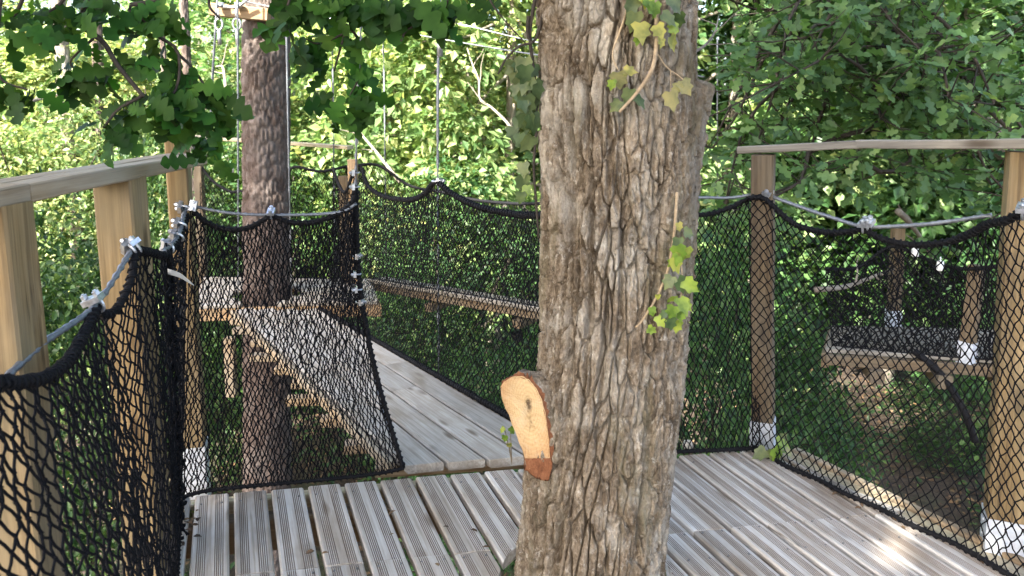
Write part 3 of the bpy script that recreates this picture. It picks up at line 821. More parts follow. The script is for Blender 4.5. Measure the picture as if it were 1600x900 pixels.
# --- right side of the near platform
cabR = thing('steel_cable', 'grey steel cable dipping between the two right handrail posts', 'cable', CABLES, at(1350, 356, 2.72))
cr1 = smooth_path([at(1197, 304, 3.06), at(1270, 330, 2.89), at(1350, 356, 2.72)], 16); cr2 = smooth_path([at(1350, 356, 2.72), at(1450, 350, 2.55), at(1549, 336, 2.39)], 16)
W(cable_mb(np.vstack([cr1, cr2[1:]]), .0078), 'cable', M['steel'], cabR, True)
clamp(at(1350, 355, 2.715), (1, -.9, 0), (0, -.4, 1), cabR, 1.25); clamp(at(1358, 354, 2.705), (1, -.9, 0), (0, -.4, 1), cabR, 1.25)
clamp(at(1199, 306, 3.04), (1, -.9, -.4), (0, -.5, 1), cabR, 1.2); clamp(at(1599, 332, 2.10), (1, -.9, 0), (0, -.5, 1), cabR, 1.2)
topD = curve([at(1170, 310, 3.04), at(1190, 308, 3.03), at(1204, 318, 3.01), at(1240, 349, 2.95), at(1285, 362, 2.86), at(1325, 362, 2.77), at(1349, 358, 2.715), at(1375, 372, 2.66), at(1420, 382, 2.58), at(1470, 380, 2.49), at(1515, 366, 2.38), at(1543, 350, 2.26), at(1575, 344, 2.17), at(1600, 332, 2.11), at(1640, 360, 2.0), at(1740, 390, 1.8)])
e0 = gp(1176, 702, .012); e1 = gp(1529, 868, .012)
botD = curve([e0 + (e1 - e0) * f + rn * .006 * math.sin(f * 23) for f in np.linspace(0, 1, 12)] + [gp(1529, 868, .012) + rd * .13 - rn * .02, gp(1529, 868, .012) + rd * .32 - rn * .01, gp(1529, 868, .012) + rd * .55])
net('black diamond net between the two right handrail posts', topD, botD, 42, 44, .0021, (e0 + e1) / 2, jit=.0022, seed=11, sides=5, top_rope=.010, bot_rope=.008, sub=2,
    bulge=lambda s, t: np.column_stack([.05 * np.sin(t * 3.14) * np.sin(s * 3.14), .03 * np.sin(t * 3.14) * np.sin(s * 3.14), np.zeros_like(s)]))
# --- back right panel: trunk to the right rear post
cabR2 = thing('steel_cable', 'thin grey cable from behind the oak to the right rear post', 'cable', CABLES, at(1120, 308, 3.1))
W(cable_mb(smooth_path([at(1186, 302, 3.08), at(1140, 309, 3.09), at(1085, 309, 3.08), at(960, 318, 3.05), at(850, 322, 3.02)], 24), .0065), 'cable', M['steel'], cabR2, True)
topE = curve([at(850, 320, 3.02), at(930, 345, 3.04), at(1010, 335, 3.06), at(1065, 330, 3.07), at(1100, 336, 3.08), at(1140, 325, 3.09), at(1168, 312, 3.09), at(1192, 309, 3.08)])
botE = curve([gp(893, 717, .012), gp(980, 711, .012), gp(1060, 706, .012), gp(1130, 703, .012), gp(1188, 700, .012)])
net('black net behind the oak trunk, up to the right rear post', topE, botE, 36, 44, .0021, gp(1120, 704), jit=.0028, seed=13, top_rope=.009, bot_rope=.008,
    bulge=lambda s, t: np.column_stack([0 * s, .05 * np.sin(t * 3.14), 0 * s]))
# --- bridge right side net on hanging cables
NB_bot = curve([bpt(1.0, 0) + side * .01 + [0, 0, .01], bpt(1, .5) + side * .01 + [0, 0, .01], bpt(1, 1) + side * .01 + [0, 0, .01]])
q0 = bpt(1, 0); q1 = bpt(1, 1)
tB = min(np.linspace(.02, .95, 300), key=lambda t_: abs(PPX + F_PX * (lambda q_: q_[0] / (q_[1] * math.cos(PITCH) - (q_[2] - EYE) * math.sin(PITCH)))(bpt(1, t_)) - 680))
pc = bpt(1, tB) 
yA = at(846, 336, q0[1] + .02); 
topF = curve([at(890, 330, 3.02), at(846, 336, 3.1), at(800, 334, 3.2 + (pc[1] - 3.2) * .25), at(745, 322, 3.2 + (pc[1] - 3.2) * .55), at(705, 302, 3.2 + (pc[1] - 3.2) * .8), at(681, 284, float(pc[1])), at(664, 302, pc[1] + (5.9 - pc[1]) * .14), at(640, 312, pc[1] + (5.9 - pc[1]) * .35), at(600, 307, pc[1] + (5.9 - pc[1]) * .7), at(575, 290, pc[1] + (5.9 - pc[1]) * .9), at(565, 262, 5.9)])
net('long black net along the right side of the sloping footbridge', topF, NB_bot, 88, 44, .0024, (q0 + q1) / 2, knots=False, jit=.003, seed=17, top_rope=.012, bot_rope=.012, sides=4)
HANG = 'vertical suspension cables'
def hang(label, pts, r=.006, fit=None, n=14):
    o = thing('hanging_cable', label, 'cable', HANG, pts[-1])
    W(cable_mb(smooth_path(pts, n), r), 'wire', M['steel'], o, True)
    if fit is not None:
        mb = MB(); p_ = np.asarray(fit, float)                     # eye, turnbuckle body and shackle
        a = np.linspace(0, 2 * math.pi, 13)
        mb.tube(np.column_stack([p_[0] + .03 * np.cos(a), np.full(13, p_[1]), p_[2] + .045 * np.sin(a)]), .009, 6, caps=False)
        mb.tube([p_ + [0, 0, -.045], p_ + [0, 0, -.16]], .016, 8)
        mb.tube([p_ + [0, 0, .045], p_ + [0, 0, .12]], .010, 6)
        W(mb, 'turnbuckle', M['zinc'], o, True)
    return o
hang('suspension cable dropping to the middle of the footbridge, in front of the bright trees', [at(690, -60, float(pc[1])), at(684, 150, float(pc[1])), pc + side * .02], .0075, at(687, 40, float(pc[1])), 20)
clamp(at(682, 283, float(pc[1]) - .02), (0, 0, 1), (1, -.3, 0), bpy.data.objects['hanging_cable.001'], 1.4)
hang('left one of two thin cables hanging left of the pine', [at(342, -40, 6.2), at(331, 140, 6.2), at(330, 205, 6.2)], .010, at(342, 38, 6.2))
hang('thin cable hanging close against the left side of the pine', [at(371, -40, 6.1), at(372, 240, 6.1), gp(372, 470, FZ)], .0075, at(370, 38, 6.1))
hang('thin cable running down the right side of the pine', [at(446, -40, 6.1), at(451, 240, 6.1), gp(456, 474, FZ)], .0075)
hang('cable with a large eye hanging between the pine and the thick dark cable', [at(516, -40, 6.9), at(520, 130, 6.9), gp(524, 442, FZ)], .0075, at(516, 40, 6.9))
hang('thin cable hanging right of the thick dark cable over the far bridge', [at(596, -40, 7.15), at(600, 130, 7.15), gp(604, 438, FZ)], .0075, at(597, 40, 7.15))
hang('faint thin cable hanging beside the right edge of the oak trunk', [at(1121, 60, 6.4), at(1121, 200, 6.4), at(1122, 400, 6.4)], .006)
o = thing('overhead_cable', 'thin straight overhead cable crossing before the bright trees, lower one', 'cable', 'overhead cables', at(700, 60, 5.5))
W(cable_mb(smooth_path([at(380, 2, 6.4), at(600, 45, 6.0), at(840, 86, 5.4), at(1100, 120, 4.8)], 16), .006), 'wire', M['steel'], o, True)
o = thing('overhead_cable', 'thin straight overhead cable crossing before the bright trees, upper one', 'cable', 'overhead cables', at(780, 50, 5.5))
W(cable_mb(smooth_path([at(560, 5, 6.2), at(730, 40, 5.8), at(840, 66, 5.6), at(1100, 110, 5.0)], 16), .005), 'wire', M['steel'], o, True)
# --- nets of the far platform and the far bridge
topG = curve([at(312, 258, 7.5), at(335, 285, 7.45), at(362, 300, 7.4), at(380, 300, 7.38), at(417, 330, 7.3), at(448, 300, 7.3), at(456, 262, 7.3), at(500, 268, 7.2), at(541, 260, 7.05)])
botG = curve([gp(315, 432, FZ), gp(430, 434, FZ), gp(560, 437, FZ)])
net('scalloped net along the rear of the pine platform', topG, botG, 44, 28, .0032, gp(430, 433, FZ), knots=False, jit=.006, seed=21, sides=3, top_rope=.014, wrap=False)
topH = curve([at(541, 262, 7.0), at(590, 258, 7.1), at(640, 290, 7.0), at(690, 300, 6.9), at(740, 312, 6.8), at(800, 318, 6.5), at(850, 318, 6.3)])
botH = curve([g0 + [0, 0, .01], (g0 + g1) / 2 + [0, 0, .01], g1 + [0, 0, .01]])
net('faint net of the distant footbridge, behind the nearer bridge net', topH, botH, 48, 26, .0034, (g0 + g1) / 2, knots=False, jit=.007, seed=23, sides=3, top_rope=.014, wrap=False)
topI = curve([at(520, 262, 6.6), at(530, 290, 6.5), at(540, 300, 6.4), at(552, 268, 6.3)])
botI = curve([gp(522, 470, FZ), gp(565, 474, FZ)])
net('bunched dark net beside the far brown post', topI, botI, 12, 34, .004, gp(540, 472, FZ), knots=False, jit=.012, seed=25, sides=3, top_rope=.014, wrap=False)
topJ = curve([at(1290, 420, 5.6), at(1340, 418, 5.7), at(1393, 385, 5.7), at(1440, 402, 5.5), at(1505, 420, 5.0), at(1600, 410, 4.7)])
botJ = curve([gp(1300, 540, RZ), gp(1420, 552, RZ), gp(1600, 566, RZ)])
net('dark net around the shadowed right-hand platform', topJ, botJ, 54, 26, .0045, gp(1430, 552, RZ), knots=False, jit=.01, seed=27, sides=3, top_rope=.014, wrap=False)
# --- timber clamp beam on the pine, white insulators
o = thing('wooden_beam', 'orange timber beam bolted across the pine at the top of the picture', 'beam', None, at(380, 10, 6.35))
board('beam', at(331, 5, 6.33), at(421, 14, 6.33), .10, .10, M['orange'], o, bevel=.006)
mb = MB()
for px_ in (345, 372): mb.tube([at(px_, 4, 6.24), at(px_, 12, 6.24)], .03, 8); mb.tube([at(px_, 8, 6.34), at(px_, 8, 6.2)], .014, 8)
mb.tube([at(346, 10, 6.22), at(371, 12, 6.22), at(388, -2, 6.2)], .012, 6)
W(mb, 'bolt', M['zinc'], o, True)
for px_, py_, Y_, lb in ((361, 264, 6.7, 'small white plastic block on the net left of the pine'), (1430, 393, 5.2, 'white plastic sleeve hanging over the right-hand platform, upper one'), (1469, 415, 5.1, 'white plastic sleeve hanging over the right-hand platform, lower one')):
    o = thing('plastic_sleeve', lb, 'sleeve', 'white plastic sleeves', at(px_, py_ + 6, Y_))
    mb = MB(); c_ = at(px_, py_, Y_); mb.tube([c_ + [0, 0, .035], c_ + [0, 0, .028], c_ - [0, 0, .03], c_ - [0, 0, .036]], [.012, .022, .024, .014], 10); mb.tube([c_ + [0, 0, .035], c_ + [0, 0, .06]], .004, 6)
    W(mb, 'sleeve', M['white'], o, True)
# ------------------------------------------------------------------ bark-covered trunks
def grid_mb(V):
    n1, n2 = V.shape[:2]
    i, j = np.meshgrid(np.arange(n1 - 1), np.arange(n2 - 1), indexing='ij'); i = i.ravel(); j = j.ravel()
    m = MB(); m.add(V.reshape(-1, 3), quads=np.stack([i * n2 + j, i * n2 + j + 1, (i + 1) * n2 + j + 1, (i + 1) * n2 + j], 1)); return m
def oak_relief(u, v, k=1.0, seed=0):
    jag = .0036 * fbm(u * 70, v * 40, seed + 70, 3)
    wu = u + .010 * fbm(u * 10, v * 3.6, seed + 1, 3) + jag; wv = v + .06 * fbm(u * 14, v * 4, seed + 4, 3) + jag * 4
    f1, f2, idv = voro(wu * 33, wv * 7.6, seed + 8)
    plate = sst(.03, .16, f2 - f1)
    rid = np.abs(fbm(wu * 20, wv * 1.0, seed + 12, 3)); crack = sst(.012, .085, rid)
    g1, g2, id2 = voro(wu * 75 + 3, wv * 22, seed + 20)
    small = sst(.01, .12, g2 - g1)
    s2 = sst(.3, .6, vnoise(u * 14, v * 6, seed + 55))
    rough = fbm(u * 90, v * 55, seed + 30, 4)
    deep = .6 + .8 * vnoise(u * 10, v * 3, seed + 33)
    return -.022 * deep * (1 - plate) - .024 * deep * (1 - crack) - .006 * s2 * (1 - small) + (idv - .5) * .006 + (id2 - .5) * .0045 + .0062 * rough + .007 * fbm(u * 8, v * 3, seed + 40, 3)
def pine_relief(u, v, seed=0):
    wu = u + .02 * fbm(u * 8, v * 4, seed + 1, 3); wv = v + .05 * fbm(u * 7, v * 4, seed + 4, 3)
    f1, f2, idv = voro(wu * 27, wv * 9, seed + 8)
    return -.020 * (1 - sst(.03, .34, f2 - f1)) + (idv - .5) * .012 + .006 * fbm(u * 40, v * 18, seed + 30, 3)

oak = thing('oak_tree', 'big oak trunk with fissured grey bark standing through the near deck, boughs overhead', 'tree', None, (TREE_C[0], TREE_C[1], GZ))
rows = [(0, 838, 1089), (60, 843, 1086), (128, 846, 1084), (200, 847, 1083), (300, 848, 1083), (450, 845, 1077), (560, 841, 1064), (640, 833, 1057), (720, 820, 1049), (800, 812, 1040), (900, 805, 1030)]
tz = []; tc = []; tr_ = []
for y, a, b_ in rows:
    pa, pb = at(a, y, 2.15), at(b_, y, 2.15); tz.append(pa[2]); tc.append((pa[0] + pb[0]) / 2); tr_.append((pb[0] - pa[0]) / 2)
tz = np.array(tz)[::-1]; tc = np.array(tc)[::-1]; tr_ = np.array(tr_)[::-1] * .985
def oak_c(z): return np.interp(z, np.concatenate([[GZ - .4, 0 - .4], tz, [2.6, 5.5]]), np.concatenate([[tc[0] - .05, tc[0] - .01], tc, [tc[-1] + .02, tc[-1] + .25]]))
def oak_r(z): return np.interp(z, np.concatenate([[GZ - .4, GZ + .5, -.4], tz, [2.6, 5.5]]), np.concatenate([[.36, .25, .205], tr_, [.26, .13]]))
def oak_trunk():
    zz = np.concatenate([np.linspace(GZ - .35, -.22, 60)[:-1], np.arange(-.22, 1.76, .0035), np.linspace(1.76, 5.5, 140)])
    aa = np.concatenate([np.linspace(math.pi / 2, math.pi * .96, 45)[:-1], np.linspace(math.pi * .96, math.pi * 2.04, 350)[:-1], np.linspace(math.pi * 2.04, math.pi * 2.5, 45)])
    Z_, A2 = np.meshgrid(zz, aa, indexing='ij')
    C_x = np.interp(Z_, zz, np.convolve(np.pad(oak_c(zz), 12, 'edge'), np.ones(25) / 25, 'valid')); R_ = np.interp(Z_, zz, np.convolve(np.pad(oak_r(zz), 12, 'edge'), np.ones(25) / 25, 'valid'))
    u = A2 * .205
    # the bark above swirls towards the forks
    uu = u + np.clip(Z_ - 1.45, 0, 3) * .14 * np.sin(A2 * 1.0 + .6)
    h = oak_relief(uu, Z_)
    r = R_ * (1 + .025 * np.cos(2 * A2 + .5) + .02 * np.cos(3 * A2 + Z_ * 2)) + h
    # broken spur on the right: grows outward upwards, ends abruptly
    zt, zb = at(1100, 130, 2.15)[2], at(1090, 330, 2.15)[2]
    up = np.clip((Z_ - zb) / (zt - zb), 0, 1)
    ang = np.exp(-((np.angle(np.exp(1j * (A2 - 2 * math.pi + .12)))) / .34) ** 2)
    r = r + .047 * up ** 1.3 * ang * (.75 + .5 * vnoise(A2 * 14, Z_ * 9, 78)) * (1 - sst(zt - .004, zt + .02, Z_ + .05 * vnoise(A2 * 22, Z_ * 0, 77)))
    # collar round the cut stub on the left
    zc = at(840, 655, 2.15)[2]; an2 = np.exp(-((np.angle(np.exp(1j * (A2 - math.pi - .42)))) / .42) ** 2)
    r = r + .035 * np.exp(-((Z_ - zc) / .13) ** 2) * an2
    V = np.stack([C_x + r * np.cos(A2), 2.15 + r * np.sin(A2) * .98, Z_], -1)
    return grid_mb(V[:, ::-1])
W(oak_trunk(), 'trunk', M['bark_oak'], oak, True)

# --- sawn stub on the left flank
cutm, nt, b = mat_new('sawn_oak')
tc_ = nd(nt, "ShaderNodeTexCoord"); mp = nd(nt, "ShaderNodeMapping"); nt.links.new(tc_.outputs["Object"], mp.inputs["Vector"]); mp.inputs["Scale"].default_value = (1, 1, .55)
ln_ = nd(nt, "ShaderNodeVectorMath", operation='LENGTH'); nt.links.new(mp.outputs[0], ln_.inputs[0])
nz = noise(nt, mapping(nt, (1, 1, 1), shift=False), 18, 4, .6)
rg = math_n(nt, 'SINE', math_n(nt, 'MULTIPLY', math_n(nt, 'ADD', ln_.outputs["Value"], math_n(nt, 'MULTIPLY', nz, .012)), 900))
saw = noise(nt, mapping(nt, (14, 14, 200), shift=False), 2.0, 3, .6)
f_ = math_n(nt, 'ADD', math_n(nt, 'MULTIPLY', rg, .05), math_n(nt, 'ADD', math_n(nt, 'MULTIPLY', saw, .45), math_n(nt, 'MULTIPLY', nz, .35)))
c = ramp(nt, f_, [(.2, (.36, .235, .115)), (.42, (.49, .345, .18)), (.65, (.60, .46, .26))])
c = mix(nt, c, (.33, .15, .06), math_n(nt, 'MULTIPLY', ramp(nt, math_n(nt, 'ADD', ln_.outputs["Value"], math_n(nt, 'MULTIPLY', nz, .03)), [(.06, (0, 0, 0)), (.10, (1, 1, 1))]), .5))
gr = noise(nt, mapping(nt, (1, 1, 1), shift=False), 34, 5, .7)
sx_ = nd(nt, "ShaderNodeSeparateXYZ"); nt.links.new(mp.outputs[0], sx_.inputs[0])
an_ = math_n(nt, 'ARCTAN2', sx_.outputs["Z"], sx_.outputs["X"])
cv_ = nd(nt, "ShaderNodeCombineXYZ"); nt.links.new(math_n(nt, 'MULTIPLY', an_, 4.0), cv_.inputs["X"]); nt.links.new(math_n(nt, 'MULTIPLY', ln_.outputs["Value"], 6.0), cv_.inputs["Y"])
ck = noise(nt, cv_.outputs[0], 2.2, 3, .6)
c = mix(nt, c, (.20, .10, .045), math_n(nt, 'MULTIPLY', ramp(nt, ck, [(.485, (0, 0, 0)), (.5, (1, 1, 1)), (.515, (0, 0, 0))]), .55))
c = mix(nt, c, (.42, .33, .22), math_n(nt, 'MULTIPLY', ramp(nt, gr, [(.5, (0, 0, 0)), (.7, (1, 1, 1))]), .6))
kn = noise(nt, mapping(nt, (1, 1, 1), shift=False), 120, 3, .7)
c = mix(nt, c, (.05, .032, .02), math_n(nt, 'MULTIPLY', ramp(nt, math_n(nt, 'ADD', ln_.outputs["Value"], math_n(nt, 'MULTIPLY', math_n(nt, 'SUBTRACT', kn, .5), .022)), [(.004, (1, 1, 1)), (.013, (0, 0, 0))]), .9))
nt.links.new(c, b.inputs["Base Color"]); b.inputs["Roughness"].default_value = .8; b.inputs["Specular IOR Level"].default_value = .2
bump(nt, b, f_, .25, .003)
def fy(px): return 2.075 - (px - 783) * .0011
outl = [(783, 606), (789, 597), (800, 591), (814, 589), (826, 594), (838, 608), (847, 628), (853, 655), (857, 685), (858, 712), (852, 730), (838, 737), (826, 728), (818, 706), (808, 680), (797, 652), (787, 628)]
PX = np.array(outl, float); cen = PX.mean(0)
th = np.linspace(0, len(PX), 72, endpoint=False); PXs = np.column_stack([np.interp(th, np.arange(len(PX) + 1), np.append(PX[:, k], PX[0, k])) for k in (0, 1)])
ring = np.array([at(x, y, fy(x)) for x, y in PXs])
cface = at(828, 655, fy(828))
g_ = np.random.default_rng(4)
mb = MB()
inner_c = np.array([oak_c(cface[2]) - .06, 2.12, cface[2] - .035])
lev = []
steps = [(0.0, .99, -.0015), (0.0, 1.045, .003), (.05, 1.09, .0), (.14, 1.13, 0), (.28, 1.16, 0), (.45, 1.22, 0), (.65, 1.32, 0), (.9, 1.5, 0)]
for t_, sc_, fw in steps:
    Rn = cface + (ring - cface) * sc_
    tgt = inner_c + (ring - cface) * np.array([.9, .9, 1.12])
    Pn = Rn + (tgt - Rn) * t_ + np.array([fw * .5, fw, 0])
    if t_ > 0 or sc_ > 1.05:
        rad = (ring - cface) / (np.linalg.norm(ring - cface, axis=1)[:, None])
        Pn = Pn + rad * (.006 * fbm(th * .9, np.full(72, t_ * 9), 61, 3) + .004 * g_.normal(size=72))[:, None]
    lev.append(Pn)
lev = np.array(lev); lev = np.concatenate([lev, lev[:, :1]], 1)
stub = W(grid_mb(lev[2:]), 'cut_stub', M['bark_oak'], oak, True)
mb = MB(); 
rings_ = [cface + (ring - cface) * k + np.array([0, -.0015, 0]) + g_.normal(0, .0007, (72, 3)) for k in (1.03, .8, .55, .3, .1, .0)]
V = np.array(rings_); V = np.concatenate([V, V[:, :1]], 1)
pith = at(826, 632, fy(826))
fm = grid_mb(V[:, ::-1]); fm.V = [v - pith for v in fm.V]
fo = fm.build('sawn_face', cutm, stub, True); put(fo, Matrix.Translation(Vector(pith)))
tag(fo, 'pale yellow sawn wood with a dark knot')
# torn reddish strip below the cut, and the bark rim round the sawn face
tearm = bark('torn_bark', [(.3, (.07, .026, .013)), (.5, (.17, .068, .032)), (.72, (.30, .145, .075))], None, 0, 1.3)
W(grid_mb(lev[:3]), 'bark_rim', tearm, stub, True)
mb = MB(); V = []
for fv in np.linspace(0, 1, 10):
    y = 716 + fv * 36; row = []
    for fu in np.linspace(0, 1, 14):
        x = 819 + fu * 41 + 3 * math.sin(fv * 5)
        if fv > .9: y2 = y - abs(math.sin(fu * 17 + 1)) * 12
        else: y2 = y
        zz_ = at(x, y2, 2.0)[2]
        xx = at(x, y2, 2.0)[0]; cx, rr_ = float(oak_c(zz_)), float(oak_r(zz_)) + .026 * math.exp(-((zz_ - .43) / .2) ** 2) + .004 + .012 * math.sin(fu * 3.14) - .014 * fv
        dx = min(max(xx - cx, -rr_ * .97), rr_ * .97)
        q_s = np.array([cx + dx, 2.15 - math.sqrt(rr_ ** 2 - dx ** 2), zz_]); q_f = at(x, y2, fy(x) - .004)
        row.append(q_f + (q_s - q_f) * sst(.5, 1.0, np.array(fv)) + [0, .004 * (vnoise(np.array([fu * 20.]), np.array([fv * 9.]), 3)[0] - .5), 0])
    V.append(row)
W(grid_mb(np.array(V)), 'torn_strip', tearm, oak, True)

# --- pine with plated reddish bark
pine = thing('pine_tree', 'tall pine with plated reddish-brown bark rising through the lower platform', 'tree', None, (PINE[0], PINE[1], GZ))
def pine_trunk(cx, cy, r0_, r1_, z1, lean, seed, na=110, dz=.018, rel=pine_relief):
    z0_ = float(ground_h(np.array(cx), np.array(cy))) - .2
    zz = np.arange(z0_, z1, dz); aa = math.pi / 2 + np.linspace(0, 2 * math.pi, na)
    Z_, A2 = np.meshgrid(zz, aa, indexing='ij'); R_ = r0_ + (r1_ - r0_) * (Z_ - z0_) / (z1 - z0_) + .10 * np.exp(-(Z_ - z0_) / .35)
    r = R_ * (1 + .07 * fbm(A2 * .9 + seed, Z_ * 1.3, 17, 3)) + rel(A2 * r0_, Z_, seed) * (.6 + .8 * vnoise(A2 * 2, Z_ * 1.1, 19))
    return grid_mb(np.stack([cx + lean[0] * Z_ + r * np.cos(A2), cy + lean[1] * Z_ + r * np.sin(A2), Z_], -1)[:, ::-1])
pr = 37 * 6.6 / 1200
W(pine_trunk(PINE[0] + .0, PINE[1], pr * 1.06, pr * .84, 9.0, (.036, 0), 91), 'trunk', M['bark_pine'], pine, True)

# ------------------------------------------------------------------ leaves
def leaf_oak(steps=17, lobes=4):
    """lobed blade, stalk at the origin, tip at x = 1"""
    t = np.linspace(0, 1, steps)
    env = .33 * np.sin(np.pi * np.clip(t * .93 + .03, 0, 1) ** .85) ** .7 * (.5 + .62 * t)
    ph = t * lobes * 2 * np.pi + np.pi + .6
    wob = .74 + .36 * np.cos(ph) + .05 * np.cos(2 * ph)
    w = env * wob; w[0] = .012; w[-1] = .03
    z = -.10 * t ** 2
    tx = t + .035 * np.sin(ph) * (t > .05) * (t < .98)
    V = [np.column_stack([tx, w, z + .14 * w]), np.column_stack([t, np.zeros(steps), z]), np.column_stack([tx, -w * .95, z + .14 * w])]
    V = np.vstack(V); T = []
    for k in range(steps - 1):
        for a, b_ in ((0, steps), (steps, 2 * steps)):
            T += [(a + k, b_ + k, b_ + k + 1), (a + k, b_ + k + 1, a + k + 1)]
    return V, np.array(T)
def leaf_simple():
    V = np.array([(0, 0, 0), (.35, .27, .06), (.75, .20, .03), (1, 0, -.10), (.75, -.20, .03), (.35, -.27, .06), (.5, 0, -.03)])
    return V, np.array([(6, 0, 1)[::-1], (6, 1, 2)[::-1], (6, 2, 3)[::-1], (6, 3, 4)[::-1], (6, 4, 5)[::-1], (6, 5, 0)[::-1]])
def leaf_tri():
    V = np.array([(0, 0, 0), (.45, .32, .07), (1, 0, -.1), (.5, -.30, .07)]); return V, np.array([(0, 2, 1), (0, 3, 2)])
def leaf_lob5():
    V = np.array([(0, 0, 0), (.12, .20, .03), (.36, .13, .01), (.52, .30, .05), (.70, .12, -.02), (1, 0, -.10), (.74, -.14, -.02), (.50, -.29, .05), (.33, -.12, .01), (.14, -.20, .03), (.4, 0, -.03)])
    n = 10; return V, np.array([(10, (k + 1) % n, k) for k in range(n)])
def leaf_ivy():
    V = np.array([(0, 0, 0), (-.10, .22, .02), (.10, .44, .05), (.34, .32, .03), (.62, .40, .03), (.66, .20, 0), (1, 0, -.10), (.66, -.20, 0), (.60, -.40, .03), (.34, -.32, .03), (.08, -.44, .05), (-.10, -.22, .02), (.36, 0, -.05)])
    n = 12; return V, np.array([(12, (k + 1) % n, k) for k in range(n)])
def leaves_mb(tmpl, P, X, N, S, mb=None):
    V0, T0 = tmpl; mb = mb or MB()
    X = X / (np.linalg.norm(X, axis=1)[:, None] + 1e-9); N = N - X * np.sum(N * X, 1)[:, None]; N /= np.linalg.norm(N, axis=1)[:, None] + 1e-9; Yv = np.cross(N, X)
    V = P[:, None] + S[:, None, None] * (V0[None, :, :1] * X[:, None] + V0[None, :, 1:2] * Yv[:, None] + V0[None, :, 2:] * N[:, None])
    mb.add(V.reshape(-1, 3), tris=(T0[None] + (np.arange(len(P)) * len(V0))[:, None, None]).reshape(-1, 3)); return mb
def clump_leaves(g, centers, radii, per, tmpl, size, flat=.7, upb=.8, mb=None):
    """leaves on the shells of many small clumps, tips pointing outward and down"""
    C = np.repeat(centers, per, 0); R = np.repeat(radii, per)
    D = g.normal(size=C.shape); D[:, 2] = D[:, 2] * .9 + .25; D /= np.linalg.norm(D, axis=1)[:, None]
    rad = R * g.uniform(.35, 1.08, len(R)) ** .6
    P = C + D * rad[:, None] * np.array([1, 1, flat])
    X = D * np.array([1, 1, .4]) + g.normal(0, .45, C.shape) - np.array([0, 0, .25])
    N = g.normal(0, .55, C.shape) + np.array([0, 0, upb]) + D * .35
    return leaves_mb(tmpl, P, X, N, size * g.uniform(.5, 1.4, len(P)), mb)
def crown_centers(g, n, cz, rx, rz_, hollow=.45):
    D = g.normal(size=(n * 3, 3)); D /= np.linalg.norm(D, axis=1)[:, None]
    rad = g.uniform(hollow, 1.0, n * 3) ** .7
    P = D * rad[:, None] * np.array([rx, rx, rz_])
    lump = 1 + .35 * (fbm(D[:, 0] * 2 + 9, D[:, 2] * 2 + D[:, 1] * 2, int(g.integers(90)), 2))
    P = P * lump[:, None]; P[:, 2] += cz
    return P[:n]
def limb_path(g, p0, p1, n=8, wob=.12):
    p0 = np.asarray(p0, float); p1 = np.asarray(p1, float); L = np.linalg.norm(p1 - p0)
    P = p0 + (p1 - p0) * np.linspace(0, 1, n)[:, None]; P[1:-1] += g.normal(0, wob * L / n, (n - 2, 3)); return smooth_path(P, n * 2)

# ------------------------------------------------------------------ woodland trees and shrubs, in their own frames (base at the origin)
def make_tree(seed, h, cz, rx, rz_, nc, per, size, tmpl, lm, bm, r0_, limbs=9):
    g = np.random.default_rng(seed)
    cc = crown_centers(g, nc, cz, rx, rz_)
    cc = cc[cc[:, 2] > .3]
    mb = clump_leaves(g, cc, g.uniform(.38, .85, len(cc)) * (rx / 2.4), per, tmpl, size)
    crown = mb.mesh('crown', lm)
    mb = MB(); top = np.array([g.normal(0, .3), g.normal(0, .3), h])
    mb.tube(limb_path(g, (0, 0, -.3), top, 7, .06), np.linspace(r0_, r0_ * .25, 14), 9)
    for k in range(limbs):
        f = g.uniform(.2, .85); s_ = top * f; e_ = cc[g.integers(len(cc))]
        mb.tube(limb_path(g, s_, e_, 5), np.linspace(r0_ * .38 * (1 - f * .6), .008, 10), 6)
    return crown, mb.mesh('trunk', bm, True)
def plant_tree(name, label, cat, group, meshes, loc, sc, rot, tint=(1, 1, 1)):
    z = float(ground_h(np.array(loc[0]), np.array(loc[1])))
    o = thing(name, label, cat, group, (loc[0], loc[1], z)); o.rotation_euler = (0, 0, rot); o.scale = sc if not np.isscalar(sc) else (sc,) * 3
    a = link('crown', meshes[0], o); a.color = (*tint, 1); b_ = link('trunk' if cat == 'tree' else 'stem', meshes[1], o)
    return o
LT, LS, L5 = leaf_tri(), leaf_simple(), leaf_lob5()
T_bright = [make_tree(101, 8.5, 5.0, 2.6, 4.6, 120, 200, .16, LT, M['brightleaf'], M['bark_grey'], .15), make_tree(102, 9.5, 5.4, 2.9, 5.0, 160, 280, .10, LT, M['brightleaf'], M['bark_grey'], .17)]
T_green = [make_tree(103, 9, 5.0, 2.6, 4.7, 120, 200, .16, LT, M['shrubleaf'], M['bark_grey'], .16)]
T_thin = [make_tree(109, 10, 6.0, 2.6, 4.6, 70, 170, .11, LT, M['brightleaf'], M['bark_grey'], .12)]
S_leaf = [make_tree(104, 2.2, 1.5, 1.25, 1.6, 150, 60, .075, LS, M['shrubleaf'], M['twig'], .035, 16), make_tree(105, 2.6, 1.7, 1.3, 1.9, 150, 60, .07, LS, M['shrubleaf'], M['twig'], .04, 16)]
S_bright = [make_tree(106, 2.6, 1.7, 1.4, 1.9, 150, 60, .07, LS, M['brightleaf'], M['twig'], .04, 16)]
WOOD = 'woodland trees behind the platforms'
